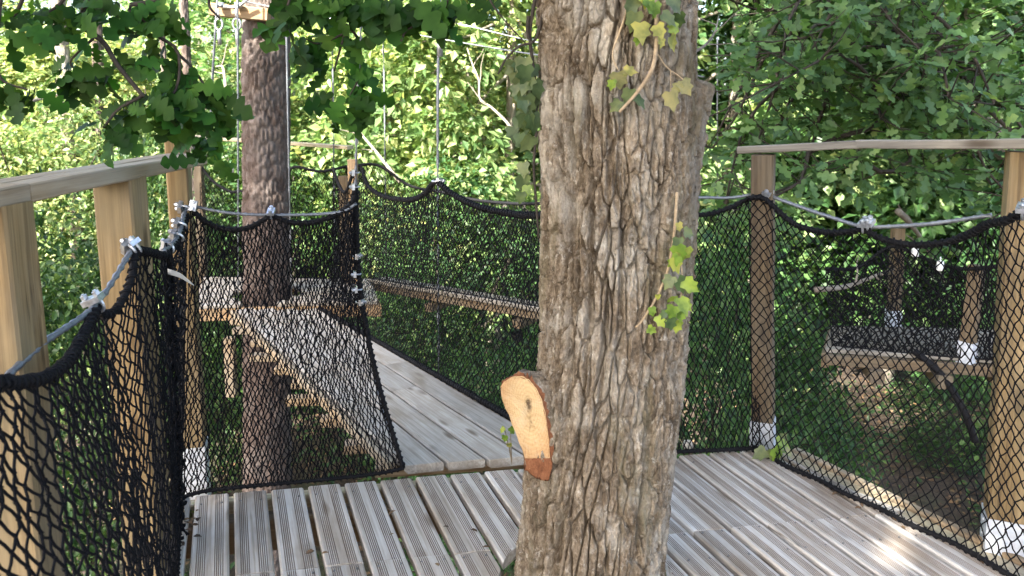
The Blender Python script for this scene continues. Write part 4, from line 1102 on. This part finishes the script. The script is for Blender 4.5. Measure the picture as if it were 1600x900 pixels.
FAR = [
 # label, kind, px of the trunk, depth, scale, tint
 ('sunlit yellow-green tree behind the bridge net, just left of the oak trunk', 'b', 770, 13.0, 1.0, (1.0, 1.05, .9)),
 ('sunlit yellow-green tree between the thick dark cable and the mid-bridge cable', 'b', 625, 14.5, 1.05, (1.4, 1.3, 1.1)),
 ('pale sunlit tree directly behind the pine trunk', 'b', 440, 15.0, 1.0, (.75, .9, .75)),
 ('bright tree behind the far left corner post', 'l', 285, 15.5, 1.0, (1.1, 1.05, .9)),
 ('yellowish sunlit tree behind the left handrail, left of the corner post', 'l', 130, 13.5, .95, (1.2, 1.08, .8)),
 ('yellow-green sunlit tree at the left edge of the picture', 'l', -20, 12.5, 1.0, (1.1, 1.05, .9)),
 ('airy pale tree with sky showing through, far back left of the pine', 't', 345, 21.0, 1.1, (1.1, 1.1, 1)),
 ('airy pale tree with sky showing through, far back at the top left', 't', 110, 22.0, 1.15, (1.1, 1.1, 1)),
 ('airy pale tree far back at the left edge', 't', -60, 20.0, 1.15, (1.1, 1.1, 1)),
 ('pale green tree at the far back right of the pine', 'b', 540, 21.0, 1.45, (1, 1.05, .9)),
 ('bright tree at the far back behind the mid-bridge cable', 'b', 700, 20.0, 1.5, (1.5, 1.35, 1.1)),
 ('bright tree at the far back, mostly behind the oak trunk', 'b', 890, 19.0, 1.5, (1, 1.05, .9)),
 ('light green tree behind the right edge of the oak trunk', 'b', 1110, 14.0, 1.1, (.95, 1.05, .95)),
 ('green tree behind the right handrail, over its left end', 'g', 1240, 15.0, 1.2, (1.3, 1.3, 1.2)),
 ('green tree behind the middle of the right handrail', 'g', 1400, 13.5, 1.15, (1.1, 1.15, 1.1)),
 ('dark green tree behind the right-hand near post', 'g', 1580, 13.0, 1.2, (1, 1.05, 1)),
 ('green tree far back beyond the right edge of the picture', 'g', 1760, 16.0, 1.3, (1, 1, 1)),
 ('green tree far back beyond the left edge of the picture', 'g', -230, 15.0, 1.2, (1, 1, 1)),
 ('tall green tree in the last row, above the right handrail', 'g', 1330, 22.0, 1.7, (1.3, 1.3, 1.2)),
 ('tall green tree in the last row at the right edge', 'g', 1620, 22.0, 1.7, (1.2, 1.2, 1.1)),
]
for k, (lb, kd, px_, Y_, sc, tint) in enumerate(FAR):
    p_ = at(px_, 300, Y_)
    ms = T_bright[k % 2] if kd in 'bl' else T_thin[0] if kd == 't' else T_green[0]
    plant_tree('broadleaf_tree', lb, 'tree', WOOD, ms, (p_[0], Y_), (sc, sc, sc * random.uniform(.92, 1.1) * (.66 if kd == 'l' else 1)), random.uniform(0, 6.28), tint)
SHR = 'shrubs growing below the platforms'
SH = [   # label, mesh, px, depth, radius, height, tint (shade put into the lower bushes)
 ('leafy bush between the first two left posts, under the handrail', 0, 120, 7.0, 1.0, 4.3, (1.15, 1.15, 1.05)),
 ('leafy bush right of the second left post', 1, 232, 8.6, .9, 4.4, (1.15, 1.15, 1.05)),
 ('leafy bush at the left edge behind the near post', 1, -10, 6.6, 1.1, 4.1, (1.1, 1.1, 1)),
 ('bright bush at the far left above the handrail', 2, 40, 10.5, 1.5, 5.0, (1, 1, .9)),
 ('bright bush above the middle of the left handrail', 2, 185, 11.5, 1.5, 5.2, (1, 1, .9)),
 ('low bush seen through the back left net, left of the pine foot', 1, 322, 9.6, .75, 2.5, (1.2, 1.2, 1)),
 ('low dark bush right of the pine foot, under the far platform', 0, 500, 12.5, 1.2, 1.9, (.9, .95, .9)),
 ('dark bush behind the bridge net near the bridge end', 0, 625, 9.8, 1.3, 3.5, (.9, 1, .95)),
 ('broad-leaved bush low behind the bridge net, left of the oak', 1, 765, 6.3, .8, 2.65, (.95, 1.15, 1.1)),
 ('bush in the middle distance behind the mid-bridge cable', 1, 715, 11.0, 1.5, 4.0, (.9, 1, .95)),
 ('dark bush hidden mostly behind the oak trunk', 0, 900, 6.8, 1.0, 3.6, (.9, 1, .95)),
 ('tall bush through the back right net, beside the oak', 1, 1100, 5.9, .85, 3.7, (1, 1.15, 1.1)),
 ('bush left of the right rear post, further back', 0, 1150, 7.6, 1.1, 4.3, (1, 1.12, 1.05)),
 ('bush right of the right rear post, through the net', 0, 1245, 6.9, .75, 3.1, (1, 1.15, 1.1)),
 ('low sprawling bush on the soil below the right-hand net', 1, 1270, 8.2, .9, 1.5, (1, 1.1, 1)),
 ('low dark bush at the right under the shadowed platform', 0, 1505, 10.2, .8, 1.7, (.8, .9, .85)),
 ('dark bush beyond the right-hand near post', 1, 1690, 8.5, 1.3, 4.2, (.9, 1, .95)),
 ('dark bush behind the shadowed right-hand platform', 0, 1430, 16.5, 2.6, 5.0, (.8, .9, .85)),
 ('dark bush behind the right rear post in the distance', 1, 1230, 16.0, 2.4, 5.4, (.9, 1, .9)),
 ('green bush behind the pine platform', 1, 400, 12.0, 1.6, 4.3, (1.15, 1.15, 1.05)),
 ('bright bush behind the corner post, above the far rail', 2, 300, 12.5, 1.3, 5.2, (.95, 1, .9)),
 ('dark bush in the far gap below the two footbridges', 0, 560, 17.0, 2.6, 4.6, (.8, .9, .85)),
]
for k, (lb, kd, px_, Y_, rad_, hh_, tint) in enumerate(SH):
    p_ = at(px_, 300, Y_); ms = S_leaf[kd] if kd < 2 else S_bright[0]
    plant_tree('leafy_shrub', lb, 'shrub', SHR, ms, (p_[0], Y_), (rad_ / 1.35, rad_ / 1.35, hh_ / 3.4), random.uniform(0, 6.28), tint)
# slender pine stems in the distance
for lb, px_, Y_, rr_, ln_x in (('grey pine stem behind the top left leaves', 96, 11.2, .11, -.02), ('dark slender pine stem right of the grey one', 152, 11.8, .095, .015), ('thin dark pine stem left of the big pine', 290, 11.0, .07, -.004), ('slim brown stem behind the far rail, left of the corner post', 254, 10.6, .045, 0)):
    p_ = at(px_, 60, Y_)
    o = thing('pine_tree', lb, 'tree', 'slender distant pines', (p_[0], Y_, GZ))
    W(pine_trunk(p_[0] - ln_x * p_[2], Y_, rr_ * 1.1, rr_ * .7, 8.5, (ln_x, 0), 40 + px_, 40, .05), 'trunk', M['bark_pine'] if px_ != 96 else M['bark_grey'], o, True)
# bare dead branches
for lb, pts, Y_, r_ in (('pale forked dead branch left of the oak, against the bright trees', [(815, 230), (795, 195), (768, 168), (750, 155), (748, 125), (738, 100), (730, 75)], 9.5, .02),
                        ('pale dead branch slanting behind the far brown post', [(625, 285), (590, 240), (562, 206), (548, 180)], 8.6, .022),
                        ('pale curved dead branch left of the pine', [(362, 215), (358, 180), (352, 130), (348, 105), (338, 104)], 8.5, .024),
                        ('pale dead branch at the left behind the handrail', [(15, 178), (35, 165), (60, 155), (92, 148)], 7.5, .03),
                        ('mossy dead branch leaning over the right-hand platform', [(1403, 330), (1418, 345), (1432, 362), (1445, 382), (1475, 440)], 5.4, .024),
                        ('grey fallen branch lying across behind the right-hand net', [(1275, 453), (1320, 448), (1350, 438), (1385, 424), (1410, 418)], 5.2, .022),
                        ('thin bare branch in the leaves above the right handrail', [(1072, 88), (1100, 72), (1117, 50), (1123, 25)], 3.6, .009)):
    o = thing('dead_branch', lb, 'branch', 'bare dead branches', at(*pts[0], Y_))
    P = smooth_path([at(x, y, Y_ + .15 * k) for k, (x, y) in enumerate(pts)], 22)
    mb = MB(); mb.tube(P, np.linspace(r_, r_ * .35, 22), 8)
    g_ = np.random.default_rng(len(lb))
    for k in (8, 13, 17):
        e_ = P[k] + g_.normal(0, .22, 3) * (Y_ / 9) ; mb.tube(limb_path(g_, P[k], e_, 4), np.linspace(r_ * .4, r_ * .12, 8), 5)
    W(mb, 'branch', M['deadwood'] if 'pale' in lb else M['bark_grey'], o, True)

# ------------------------------------------------------------------ leafy boughs of near oaks
OAKV = leaf_oak()
oak_leaf_me = []
for k in range(4):
    g_ = np.random.default_rng(k); V0, T0 = leaf_oak(19, 4)
    V0 = V0.copy(); V0[:, 2] += .16 * np.sin(V0[:, 0] * 3 + k * 1.7) + .25 * V0[:, 1] * math.cos(k * 2.1) + .5 * V0[:, 1] ** 2 * (k - 1); V0[:, 1] += .05 * np.sin(V0[:, 0] * 4 + k)
    mb = MB(); mb.add(V0, tris=T0); mb.tube([(-.10, 0, 0), (0, 0, 0)], .010, 4); oak_leaf_me.append(mb.mesh('leaf', M['oakleaf'], True))
def leaf_obj(me, p, x, n_, s, parent, color=None):
    o = link('leaf', me, parent)
    x = nrm(x); n_ = np.asarray(n_, float); n_ = nrm(n_ - x * (n_ @ x)); y = np.cross(n_, x)
    Mx = np.eye(4); Mx[:3, 0] = x * s; Mx[:3, 1] = y * s; Mx[:3, 2] = n_ * s; Mx[:3, 3] = p
    put(o, Mx)
    if color is not None: o.color = (*color, 1)
    return o
# the big oak's own low bough, hanging into the top left of the view
bough = MB(); g = np.random.default_rng(12)
trunk_top = np.array([oak_c(2.35), 2.15, 2.35])
mainb = smooth_path([trunk_top, [0.0, 2.25, 2.25], at(640, -110, 2.3), at(450, -90, 2.25), at(250, -70, 2.15), at(40, -60, 2.0), at(-120, -40, 1.9)], 40)
bough.tube(mainb, np.linspace(.07, .012, 40), 9)
subs = [([(300, -70), (250, -10), (205, 10), (228, 38), (254, 54), (270, 82), (278, 130), (262, 165)], 2.1, .008), ([(170, -60), (128, 24), (160, 64), (188, 100), (220, 146), (214, 148), (182, 173), (160, 193)], 2.05, .009),
        ([(60, -60), (25, 10), (10, 35)], 1.9, .007), ([(0, -50), (-5, 60), (8, 118), (40, 134)], 1.85, .006), ([(268, 70), (300, 110), (330, 150), (345, 170)], 2.15, .005),
        ([(278, 132), (300, 190), (292, 215), (312, 232)], 2.2, .005), ([(560, -90), (545, 30), (540, 55), (522, 110)], 2.3, .007), ([(540, 55), (500, 70), (470, 62)], 2.3, .004),
        ([(545, 40), (556, 60), (560, 110), (550, 150)], 2.32, .005), ([(720, -100), (690, 20), (660, 30), (640, 48), (626, 66)], 2.25, .009), ([(480, -80), (460, 0), (450, 25)], 2.25, .006),
        ([(620, -80), (600, 0), (610, 20)], 2.25, .006), ([(360, -80), (330, 0), (345, 30)], 2.15, .006), ([(110, -60), (95, 0), (70, 22)], 1.95, .006), ([(158, 68), (120, 92), (112, 112)], 2.05, .004)]
for pts, Y_, r_ in subs:
    P = smooth_path([at(x, y, Y_) + g.normal(0, .006, 3) for x, y in pts], 20); bough.tube(P, np.linspace(r_, r_ * .4, 20), 6)
bo = W(bough, 'branch', M['twig'], oak, True)
CL = [(15, 45, 1.86, 7, 62), (45, 22, 1.9, 6, 55), (8, 125, 1.85, 6, 66), (45, 136, 1.86, 4, 58), (120, 12, 2.0, 6, 60), (75, 8, 1.95, 5, 55), (160, 60, 2.05, 4, 50), (112, 108, 2.05, 7, 60), (135, 118, 2.06, 6, 55), (185, 110, 2.05, 6, 60),
      (205, 20, 2.1, 7, 62), (230, 36, 2.1, 6, 60), (190, 0, 2.1, 6, 60), (255, 60, 2.1, 5, 62), (262, 95, 2.1, 6, 64), (228, 150, 2.08, 6, 66), (260, 165, 2.1, 7, 64), (285, 130, 2.12, 6, 62), (205, 165, 2.06, 6, 58), (160, 190, 2.05, 8, 62),
      (310, 120, 2.15, 7, 62), (335, 152, 2.16, 7, 60), (350, 175, 2.18, 5, 55), (318, 185, 2.2, 6, 58), (300, 212, 2.2, 5, 52), (315, 238, 2.2, 6, 55), 
      (450, 18, 2.25, 8, 70), (480, 0, 2.25, 8, 70), (520, 10, 2.28, 7, 66), (475, 60, 2.3, 6, 62), (510, 100, 2.3, 5, 60), (545, 110, 2.32, 4, 58), (535, 150, 2.32, 5, 60), (565, 130, 2.32, 4, 56), (550, 165, 2.33, 4, 60), (520, 175, 2.33, 5, 55), (525, 60, 2.3, 4, 50),
      (590, 0, 2.25, 7, 70), (620, 6, 2.25, 8, 70), (650, 0, 2.25, 7, 70), (690, 2, 2.25, 8, 70), (715, 0, 2.25, 6, 64), (560, 0, 2.25, 5, 60), (265, 5, 2.1, 5, 58), (95, 30, 1.95, 4, 55), (150, 5, 2.05, 5, 60)]
nl = 0
for (px_, py_, Y_, cnt, ln_px) in CL:
    c0 = at(px_, py_, Y_)
    for k in range(cnt):
        if nl >= 296: break
        a = g.uniform(-.25, math.pi + .25)
        dirv = np.array([math.cos(a), g.normal(0, .45), -abs(math.sin(a)) * .9 - .1])
        nv_ = np.array([g.normal(0, .6), -1 + g.normal(0, .5), .55 + g.normal(0, .45)])
        s_ = ln_px * Y_ / 1200 * g.uniform(.7, 1.02)
        leaf_obj(oak_leaf_me[nl % 4], c0 + g.normal(0, .014, 3) + dirv * .012, dirv, nv_, s_, bo, tuple(np.array((.60, .80, .40)) * g.uniform(.4, 1.3) * np.array((g.uniform(.8, 1.3), 1, 1)))); nl += 1
# upper crown of the big oak: limbs and leaves over the platform
up = MB(); ends = []
for k in range(12):
    g_ = np.random.default_rng(300 + k); z_ = g_.uniform(2.6, 5.2); a = k * 2.4 + g_.normal(0, .3)
    s_ = np.array([float(oak_c(z_)), 2.15, z_]); L_ = g_.uniform(2.2, 4.0)
    e_ = s_ + np.array([math.cos(a) * L_ - .6, math.sin(a) * L_ - .8, g_.uniform(.5, 2.0)])
    P = limb_path(g_, s_, e_, 7); up.tube(P, np.linspace(.075, .015, len(P)), 8)
    for f in (5, 7, 9, 11, 13):
        for q in range(2):
            e2 = P[f] + g_.normal(0, .7, 3) * [1, 1, .5]; up.tube(limb_path(g_, P[f], e2, 4), np.linspace(.018, .005, 8), 5); ends.append(e2)
W(up, 'limb', M['bark_oak'], oak, True)
ends = np.array(ends); ends = ends[(ends[:, 2] > 2.7 + .16 * np.clip(ends[:, 1], 0, 9))]
gl = np.random.default_rng(31)
mb = clump_leaves(gl, ends, gl.uniform(.35, .6, len(ends)), 90, L5, .15)
co = W(mb, 'crown', M['oakleaf'], oak); co["kind"] = "stuff"

# ------------------------------------------------------------------ neighbouring oak on the right: leafy boughs above the handrail
ro_ = thing('oak_tree', 'leafy green oak filling the right side above the handrail', 'tree', None, (*at(1730, 300, 6.6)[:2], GZ))
bx_ = at(1730, 300, 6.6)
tb = MB(); tp = smooth_path([[bx_[0] + .1, 6.6, GZ - .2], [bx_[0] + .05, 6.6, -1.0], at(1700, 330, 6.6), at(1600, 250, 6.5), at(1500, 165, 6.4), at(1400, 60, 6.3), at(1340, -60, 6.2), at(1330, -260, 6.2)], 60)
tb.tube(tp, np.linspace(.17, .07, 60), 14)
W(tb, 'trunk', M['bark_grey'], ro_, True)
g = np.random.default_rng(77)
bb = MB(); tips = []
for k in range(34):
    px_, py_ = g.uniform(1090, 1680), g.uniform(-40, 330); Y_ = g.uniform(4.0, 6.0)
    if px_ < 1160: Y_ = g.uniform(4.6, 6.2)
    s_ = tp[int(g.integers(30, 59))]; e_ = at(px_, py_, Y_)
    P = limb_path(g, s_, e_, 7, .16); bb.tube(P, np.linspace(.030, .006, len(P)), 6)
    for f in range(4, 14, 1):
        for q in range(2):
            e2 = P[f] + g.normal(0, .26, 3) * [1, 1, .75]; bb.tube([P[f], (P[f] + e2) / 2 + g.normal(0, .02, 3), e2], [.006, .004, .002], 4); tips.append(e2)
    tips.append(e_)
br_ = W(bb, 'branch', M['twig'], ro_, True)
tips = np.array(tips); tips = tips[tips[:, 1] > 3.75]
per = 9
C = np.repeat(tips, per, 0); D = g.normal(size=C.shape); D[:, 2] = D[:, 2] * .6 - .15; D /= np.linalg.norm(D, axis=1)[:, None]
P = C + D * .04; N = g.normal(0, .45, C.shape) + np.array([0, -.45, .75]); S = g.uniform(.075, .125, len(C))
# the nearest, largest leaves are objects, the rest one mass
score = P[:, 1] + g.uniform(0, .4, len(P)); pxs = PPX + F_PX * P[:, 0] / P[:, 1]; score[(pxs < 1080) | (pxs > 1600)] += 9; score[P[:, 2] > 1.95] += 5
order = np.argsort(score); near, rest = order[:290], order[290:]
cool_me = []
for k in range(3):
    V0, T0 = leaf_oak(15, 3); V0 = V0.copy(); V0[:, 2] += .12 * np.sin(V0[:, 0] * 3 + k * 2); mb = MB(); mb.add(V0, tris=T0); cool_me.append(mb.mesh('leaf', M['oakleaf_cool'], True))
for q, k in enumerate(near): leaf_obj(cool_me[q % 3], P[k], D[k], N[k], S[k], br_)
Vr, Tr = leaf_oak(12, 3)
co = W(leaves_mb((Vr, Tr), P[rest], D[rest], N[rest], S[rest]), 'crown', M['oakleaf_cool'], ro_, True); co["kind"] = "stuff"

gl = np.random.default_rng(55)  # upper crown out of view, put in to darken the undergrowth below
cu = gl.normal(size=(150, 3)); cu /= np.linalg.norm(cu, axis=1)[:, None]; cu = cu * (gl.uniform(.05, 1, 150) ** .4)[:, None] * [4.2, 3.8, 1.6] + [4.2, 7.6, 5.6]
ul = MB()
for k in range(20): ul.tube(limb_path(gl, tp[-1 - k // 3], cu[k * 7], 6), np.linspace(.06, .012, 12), 6)
W(ul, 'limb', M['bark_grey'], ro_, True)
co = W(clump_leaves(gl, cu, gl.uniform(.5, .8, 150), 45, L5, .15), 'crown', M['oakleaf_cool'], ro_); co["kind"] = "stuff"

# ------------------------------------------------------------------ unseen oak added behind the viewer, its crown placed to shade the platforms
g = np.random.default_rng(401)
sh = thing('oak_tree', 'unseen oak added behind the viewer so that its crown shades the platforms', 'tree', None, (-4.6, -4.6, GZ))
mb = MB(); mb.tube(limb_path(g, (-4.6, -4.6, GZ - .3), (-4.2, -4.2, 6.5), 7, .05), np.linspace(.3, .14, 14), 12)
cc = g.normal(size=(430, 3)); cc /= np.linalg.norm(cc, axis=1)[:, None]; cc = cc * (g.uniform(.05, 1, 430) ** .45)[:, None] * [5.3, 5.0, 1.7] + [-4.0, -4.0, 7.0]
ce = g.normal(size=(160, 3)); ce /= np.linalg.norm(ce, axis=1)[:, None]; cc = np.vstack([cc, ce * (g.uniform(.05, 1, 160) ** .45)[:, None] * [3.0, 3.4, 1.3] + [-7.9, -.9, 7.2]])  # added crown wing that keeps the sun off the far platform and pine
for k in range(26): mb.tube(limb_path(g, (-4.3, -4.3, g.uniform(3.5, 6.3)), cc[k * 8], 5), np.linspace(.07, .012, 10), 6)
W(mb, 'trunk', M['bark_oak'], sh, True)
co = W(clump_leaves(g, cc, g.uniform(.4, .7, len(cc)), 66, leaf_tri(), .24), 'crown', M['oakleaf'], sh); co["kind"] = "stuff"

# ------------------------------------------------------------------ ivy on the oak
def ivy_mesh(mat, seed):
    g_ = np.random.default_rng(seed); V0, T0 = leaf_ivy(); V0 = V0 + g_.normal(0, .02, V0.shape); V0[:, 2] += .10 * np.sin(V0[:, 0] * 2.5 + seed); mb = MB(); mb.add(V0, tris=T0); return mb.mesh('leaf', mat, True)
IV = {k: [ivy_mesh(M[k], s) for s in range(3)] for k in ('ivyleaf', 'ivydark', 'ivyyellow', 'ivyfaded')}
def ivy(label, stems, leaves, loc):
    o = thing('ivy_vine', label, 'ivy', 'ivy on the big oak', loc)
    for pts, r_, mt in stems:
        mb = MB(); P = smooth_path([at(*p_) for p_ in pts], 26); mb.tube(P, np.linspace(r_, r_ * .6, 26), 7); W(mb, 'stem', M[mt], o, True)
    g_ = np.random.default_rng(len(label))
    for k, (x, y, Y_, ln_px, a, kind) in enumerate(leaves):
        dv_ = np.array([math.cos(math.radians(a)), g_.normal(0, .22), -math.sin(math.radians(a))])
        leaf_obj(IV[kind][k % 3], at(x, y, Y_), dv_, (g_.normal(0, .35), -1, .35 + g_.normal(0, .3)), ln_px * Y_ / 1200, o)
Yv = 1.955
ivy('bright young ivy trailing down the right flank of the oak', [([(1058, 300, Yv), (1055, 345, Yv), (1052, 375, Yv), (1045, 415, Yv - .01), (1035, 445, Yv - .01), (1020, 475, Yv - .005), (1000, 505, Yv), (992, 511, Yv + .005)], .0045, 'vinestem'), ([(1052, 370, 1.95), (1062, 400, 1.94), (1066, 440, 1.94), (1060, 490, 1.95)], .0022, 'vinestem')],
    [(1060, 348, 1.94, 16, 80, 'ivyyellow'), (1068, 362, 1.94, 22, 20, 'ivydark'), (1060, 372, 1.94, 22, 100, 'ivydark'), (1058, 384, 1.93, 30, 70, 'ivyleaf'), (1072, 386, 1.95, 26, 100, 'ivyleaf'), (1050, 402, 1.92, 33, 60, 'ivyleaf'), (1060, 400, 1.92, 26, 130, 'ivyleaf'),
     (1050, 432, 1.93, 26, 120, 'ivydark'), (1058, 436, 1.93, 28, 60, 'ivydark'), (1070, 438, 1.93, 30, 40, 'ivyleaf'), (1075, 440, 1.94, 24, 90, 'ivydark'), (1052, 462, 1.93, 20, 110, 'ivyleaf'), (1062, 466, 1.92, 32, 70, 'ivyleaf'), (1054, 478, 1.92, 26, 110, 'ivyleaf'),
     (1064, 486, 1.93, 20, 90, 'ivyleaf'), (1028, 494, 1.93, 22, 60, 'ivyleaf'), (1046, 497, 1.93, 24, 80, 'ivydark'), (1058, 500, 1.94, 24, 95, 'ivyleaf'), (1018, 480, 1.94, 17, 80, 'ivyleaf'), (1012, 512, 1.94, 18, 30, 'ivyleaf'), (1028, 460, 1.94, 11, 90, 'ivyleaf'), (1070, 470, 1.95, 20, 60, 'ivyleaf'), (1040, 486, 1.93, 16, 120, 'ivydark')], at(1040, 512, 1.96))
Yt = 1.93
ivy('yellowing ivy at the top front of the oak with a bare broken stem', [([(1020, -40, Yt), (1026, 30, Yt - .01), (1025, 75, Yt - .035), (1018, 110, Yt - .04), (995, 145, Yt - .03), (968, 175, Yt - .02)], .0065, 'vinestem'), ([(985, -20, Yt), (978, 20, Yt), (968, 50, Yt), (957, 85, Yt - .01), (966, 110, Yt - .02)], .003, 'vinestem'), ([(1028, 85, Yt), (1042, 105, Yt), (1060, 118, Yt), (1068, 125, Yt)], .0018, 'vinestem'), ([(1048, 110, Yt - .01), (1048, 145, Yt - .01)], .0015, 'vinestem')],
    [(1000, 36, 1.89, 36, 85, 'ivyyellow'), (1026, 40, 1.89, 26, 70, 'ivyyellow'), (992, 20, 1.9, 32, 100, 'ivydark'), (1010, 0, 1.9, 32, 60, 'ivyleaf'), (1022, 4, 1.9, 26, 90, 'ivyleaf'), (990, 0, 1.91, 30, 110, 'ivydark'), (1035, 22, 1.9, 30, 40, 'ivydark'), (1050, 38, 1.92, 22, 80, 'ivyleaf'), (1046, 58, 1.91, 26, 60, 'ivyyellow'), (1000, 55, 1.9, 20, 110, 'ivyleaf'), (1032, 60, 1.89, 18, 90, 'ivyyellow'), (1005, -20, 1.9, 34, 80, 'ivyleaf'), (1045, -4, 1.92, 34, 50, 'ivydark'), (1060, 20, 1.95, 26, 80, 'ivydark'),
     (966, 112, 1.9, 34, 80, 'ivyfaded'), (975, 110, 1.9, 22, 10, 'ivyyellow'), (956, 125, 1.91, 18, 95, 'ivyleaf'), (985, 140, 1.92, 26, 110, 'ivydark'), (990, 150, 1.92, 28, 50, 'ivydark'), (968, 158, 1.92, 24, 130, 'ivydark'), (1048, 144, 1.9, 32, 85, 'ivyfaded'), (1066, 126, 1.91, 28, 60, 'ivyfaded'), (1060, 130, 1.91, 20, 100, 'ivyfaded')], at(968, 178, 1.95))
g = np.random.default_rng(8)
lv = [(float(x), float(y), 2.12 + float(g.normal(0, .02)), float(g.uniform(24, 36)), float(g.uniform(70, 125)), 'ivydark') for x, y in zip(g.normal(822, 9, 34), g.uniform(85, 215, 34))]
lv += [(818, 255, 2.12, 26, 90, 'ivydark'), (816, 275, 2.12, 30, 85, 'ivydark'), (824, 290, 2.12, 22, 95, 'ivyleaf'), (815, 300, 2.12, 22, 100, 'ivydark')]
ivy('dark ivy strand hanging free down the left side of the oak', [([(842, -30, 2.1), (832, 20, 2.11), (828, 60, 2.12), (836, 130, 2.12), (838, 200, 2.12), (834, 260, 2.12), (838, 320, 2.12), (842, 372, 2.13)], .0055, 'twig'), ([(850, 20, 2.1), (836, 62, 2.11), (812, 72, 2.11), (792, 90, 2.11), (778, 116, 2.11)], .0045, 'twig'), ([(760, -10, 2.1), (775, 15, 2.1), (800, 45, 2.11), (820, 66, 2.11)], .003, 'twig'), ([(826, 25, 2.11), (824, 50, 2.11), (830, 70, 2.11)], .0055, 'twig')], lv, at(842, 375, 2.14))

# ------------------------------------------------------------------ small plants, litter
g = np.random.default_rng(90)
def sprout(label, leaves, loc, mat='ivyleaf'):
    o = thing('seedling', label, 'plant', None, loc)
    mb = MB()
    for (x, y, Y_, s, a, k) in leaves: mb.tube([np.asarray(loc), (np.asarray(loc) + at(x, y, Y_)) / 2 + [0, 0, .01], at(x, y, Y_)], .0015, 5)
    W(mb, 'stem', M['vinestem'], o)
    for q, (x, y, Y_, s, a, k) in enumerate(leaves):
        leaf_obj(IV[k][q % 3], at(x, y, Y_), (math.cos(math.radians(a)), g.normal(0, .2), -math.sin(math.radians(a))), (g.normal(0, .2), -.7, .7), s * Y_ / 1200, o)
sprout('green-leaved seedling at the foot of the right rear post', [(1214, 694, 2.93, 36, 30, 'ivyleaf'), (1208, 700, 2.90, 30, 70, 'ivyleaf'), (1196, 704, 2.92, 26, 150, 'ivydark'), (1228, 704, 2.90, 18, 40, 'ivyfaded'), (1200, 710, 2.9, 22, 20, 'ivydark'), (1218, 690, 2.96, 20, -50, 'ivydark')], gp(1210, 712))
sprout('tiny yellow-green sprig at the left of the sawn stub', [(797, 668, 2.5, 14, 60, 'ivyleaf'), (790, 680, 2.5, 14, 100, 'ivyleaf'), (795, 692, 2.5, 12, 80, 'ivyyellow'), (788, 668, 2.5, 12, 120, 'ivyleaf')], gp(800, 726))
sprout('small weed growing at the left corner of the deck', [(290, 800, 2.62, 20, 70, 'ivydark'), (298, 792, 2.64, 16, 20, 'ivyleaf'), (284, 796, 2.62, 16, 130, 'ivydark')], gp(288, 800))
o = thing('stone', 'small pale stone on the deck edge behind the oak', 'stone', None, gp(1075, 703))
mb = MB(); g_ = np.random.default_rng(3)
for zc, rr_ in ((0, .016), (.012, .026), (.028, .022), (.038, .008)): pass
th_ = np.linspace(0, 2 * math.pi, 9); V = np.array([[[.024 * f * math.cos(a) * (1 + .2 * math.sin(3 * a)), .02 * f * math.sin(a), z_] for a in th_] for f, z_ in ((.3, 0), (.9, .004), (1, .018), (.7, .034), (.05, .038))])
V += np.array(gp(1075, 703)) + [0, -.0, .004]; W(grid_mb(V), 'stone', simple('pale_stone', (.55, .5, .42), .8, 0, 60, .3, .3), o, True)
for q in range(34):
    if q < 14: p_ = gp(g.uniform(283, 310), g.uniform(776, 860)); 
    elif q < 26: p_ = v3(B_, 0) + rd * g.uniform(0, .9) - rn * g.uniform(.02, .10)
    else: p_ = gp(g.uniform(420, 760), g.uniform(745, 890))
    p_ = np.array([p_[0], p_[1], .006 + g.uniform(0, .004)])
    mt = M['litter']
    if q == 0:
        mbx = MB(); mbx.add(LS[0] * [1, 1, 1.6], tris=LS[1]); lit_me = mbx.mesh('fallen_leaf', mt, True)
    where = 'in the left corner of the deck' if q < 14 else 'along the right deck edge by the net' if q < 26 else 'on the left deck boards'
    o = link('fallen_leaf', lit_me); tag(o, 'small curled brown dead leaf lying ' + where, 'leaf', 'dead leaves ' + where)
    a = g.uniform(0, 6.28); s_ = g.uniform(.014, .032); o.location = p_; o.rotation_euler = (g.normal(0, .15), g.normal(0, .15), a); o.scale = (s_,) * 3
# ground cover and litter on the forest floor
n = 26000; gx_ = g.uniform(-9, 11, n); gy_ = g.uniform(3.5, 22, n); Pn = np.column_stack([gx_, gy_, ground_h(gx_, gy_) + .02]); D = g.normal(size=(n, 3)) * [1, 1, .25]; N = g.normal(0, .4, (n, 3)) + [0, 0, 1]
li = leaves_mb(LT, Pn, D, N, g.uniform(.04, .11, n)).build('leaf_litter', M['litter']); tag(li, 'brown fallen leaves covering the forest floor', 'leaf litter', None, 'stuff')
n = 2000; gx_ = g.uniform(-9, 11, n); gy_ = g.uniform(4.5, 22, n); k_ = fbm(gx_ * .5, gy_ * .5, 66, 2) > .02; gx_, gy_ = gx_[k_], gy_[k_]; n = len(gx_)
cc = np.column_stack([gx_, gy_, ground_h(gx_, gy_) + .10])
gc = clump_leaves(g, cc, g.uniform(.10, .26, n), 14, LS, .075).build('ground_cover', M['shrubleaf']); tag(gc, 'low green plants growing over the forest floor', 'ground cover', None, 'stuff'); gc.color = (.9, .95, .9, 1)
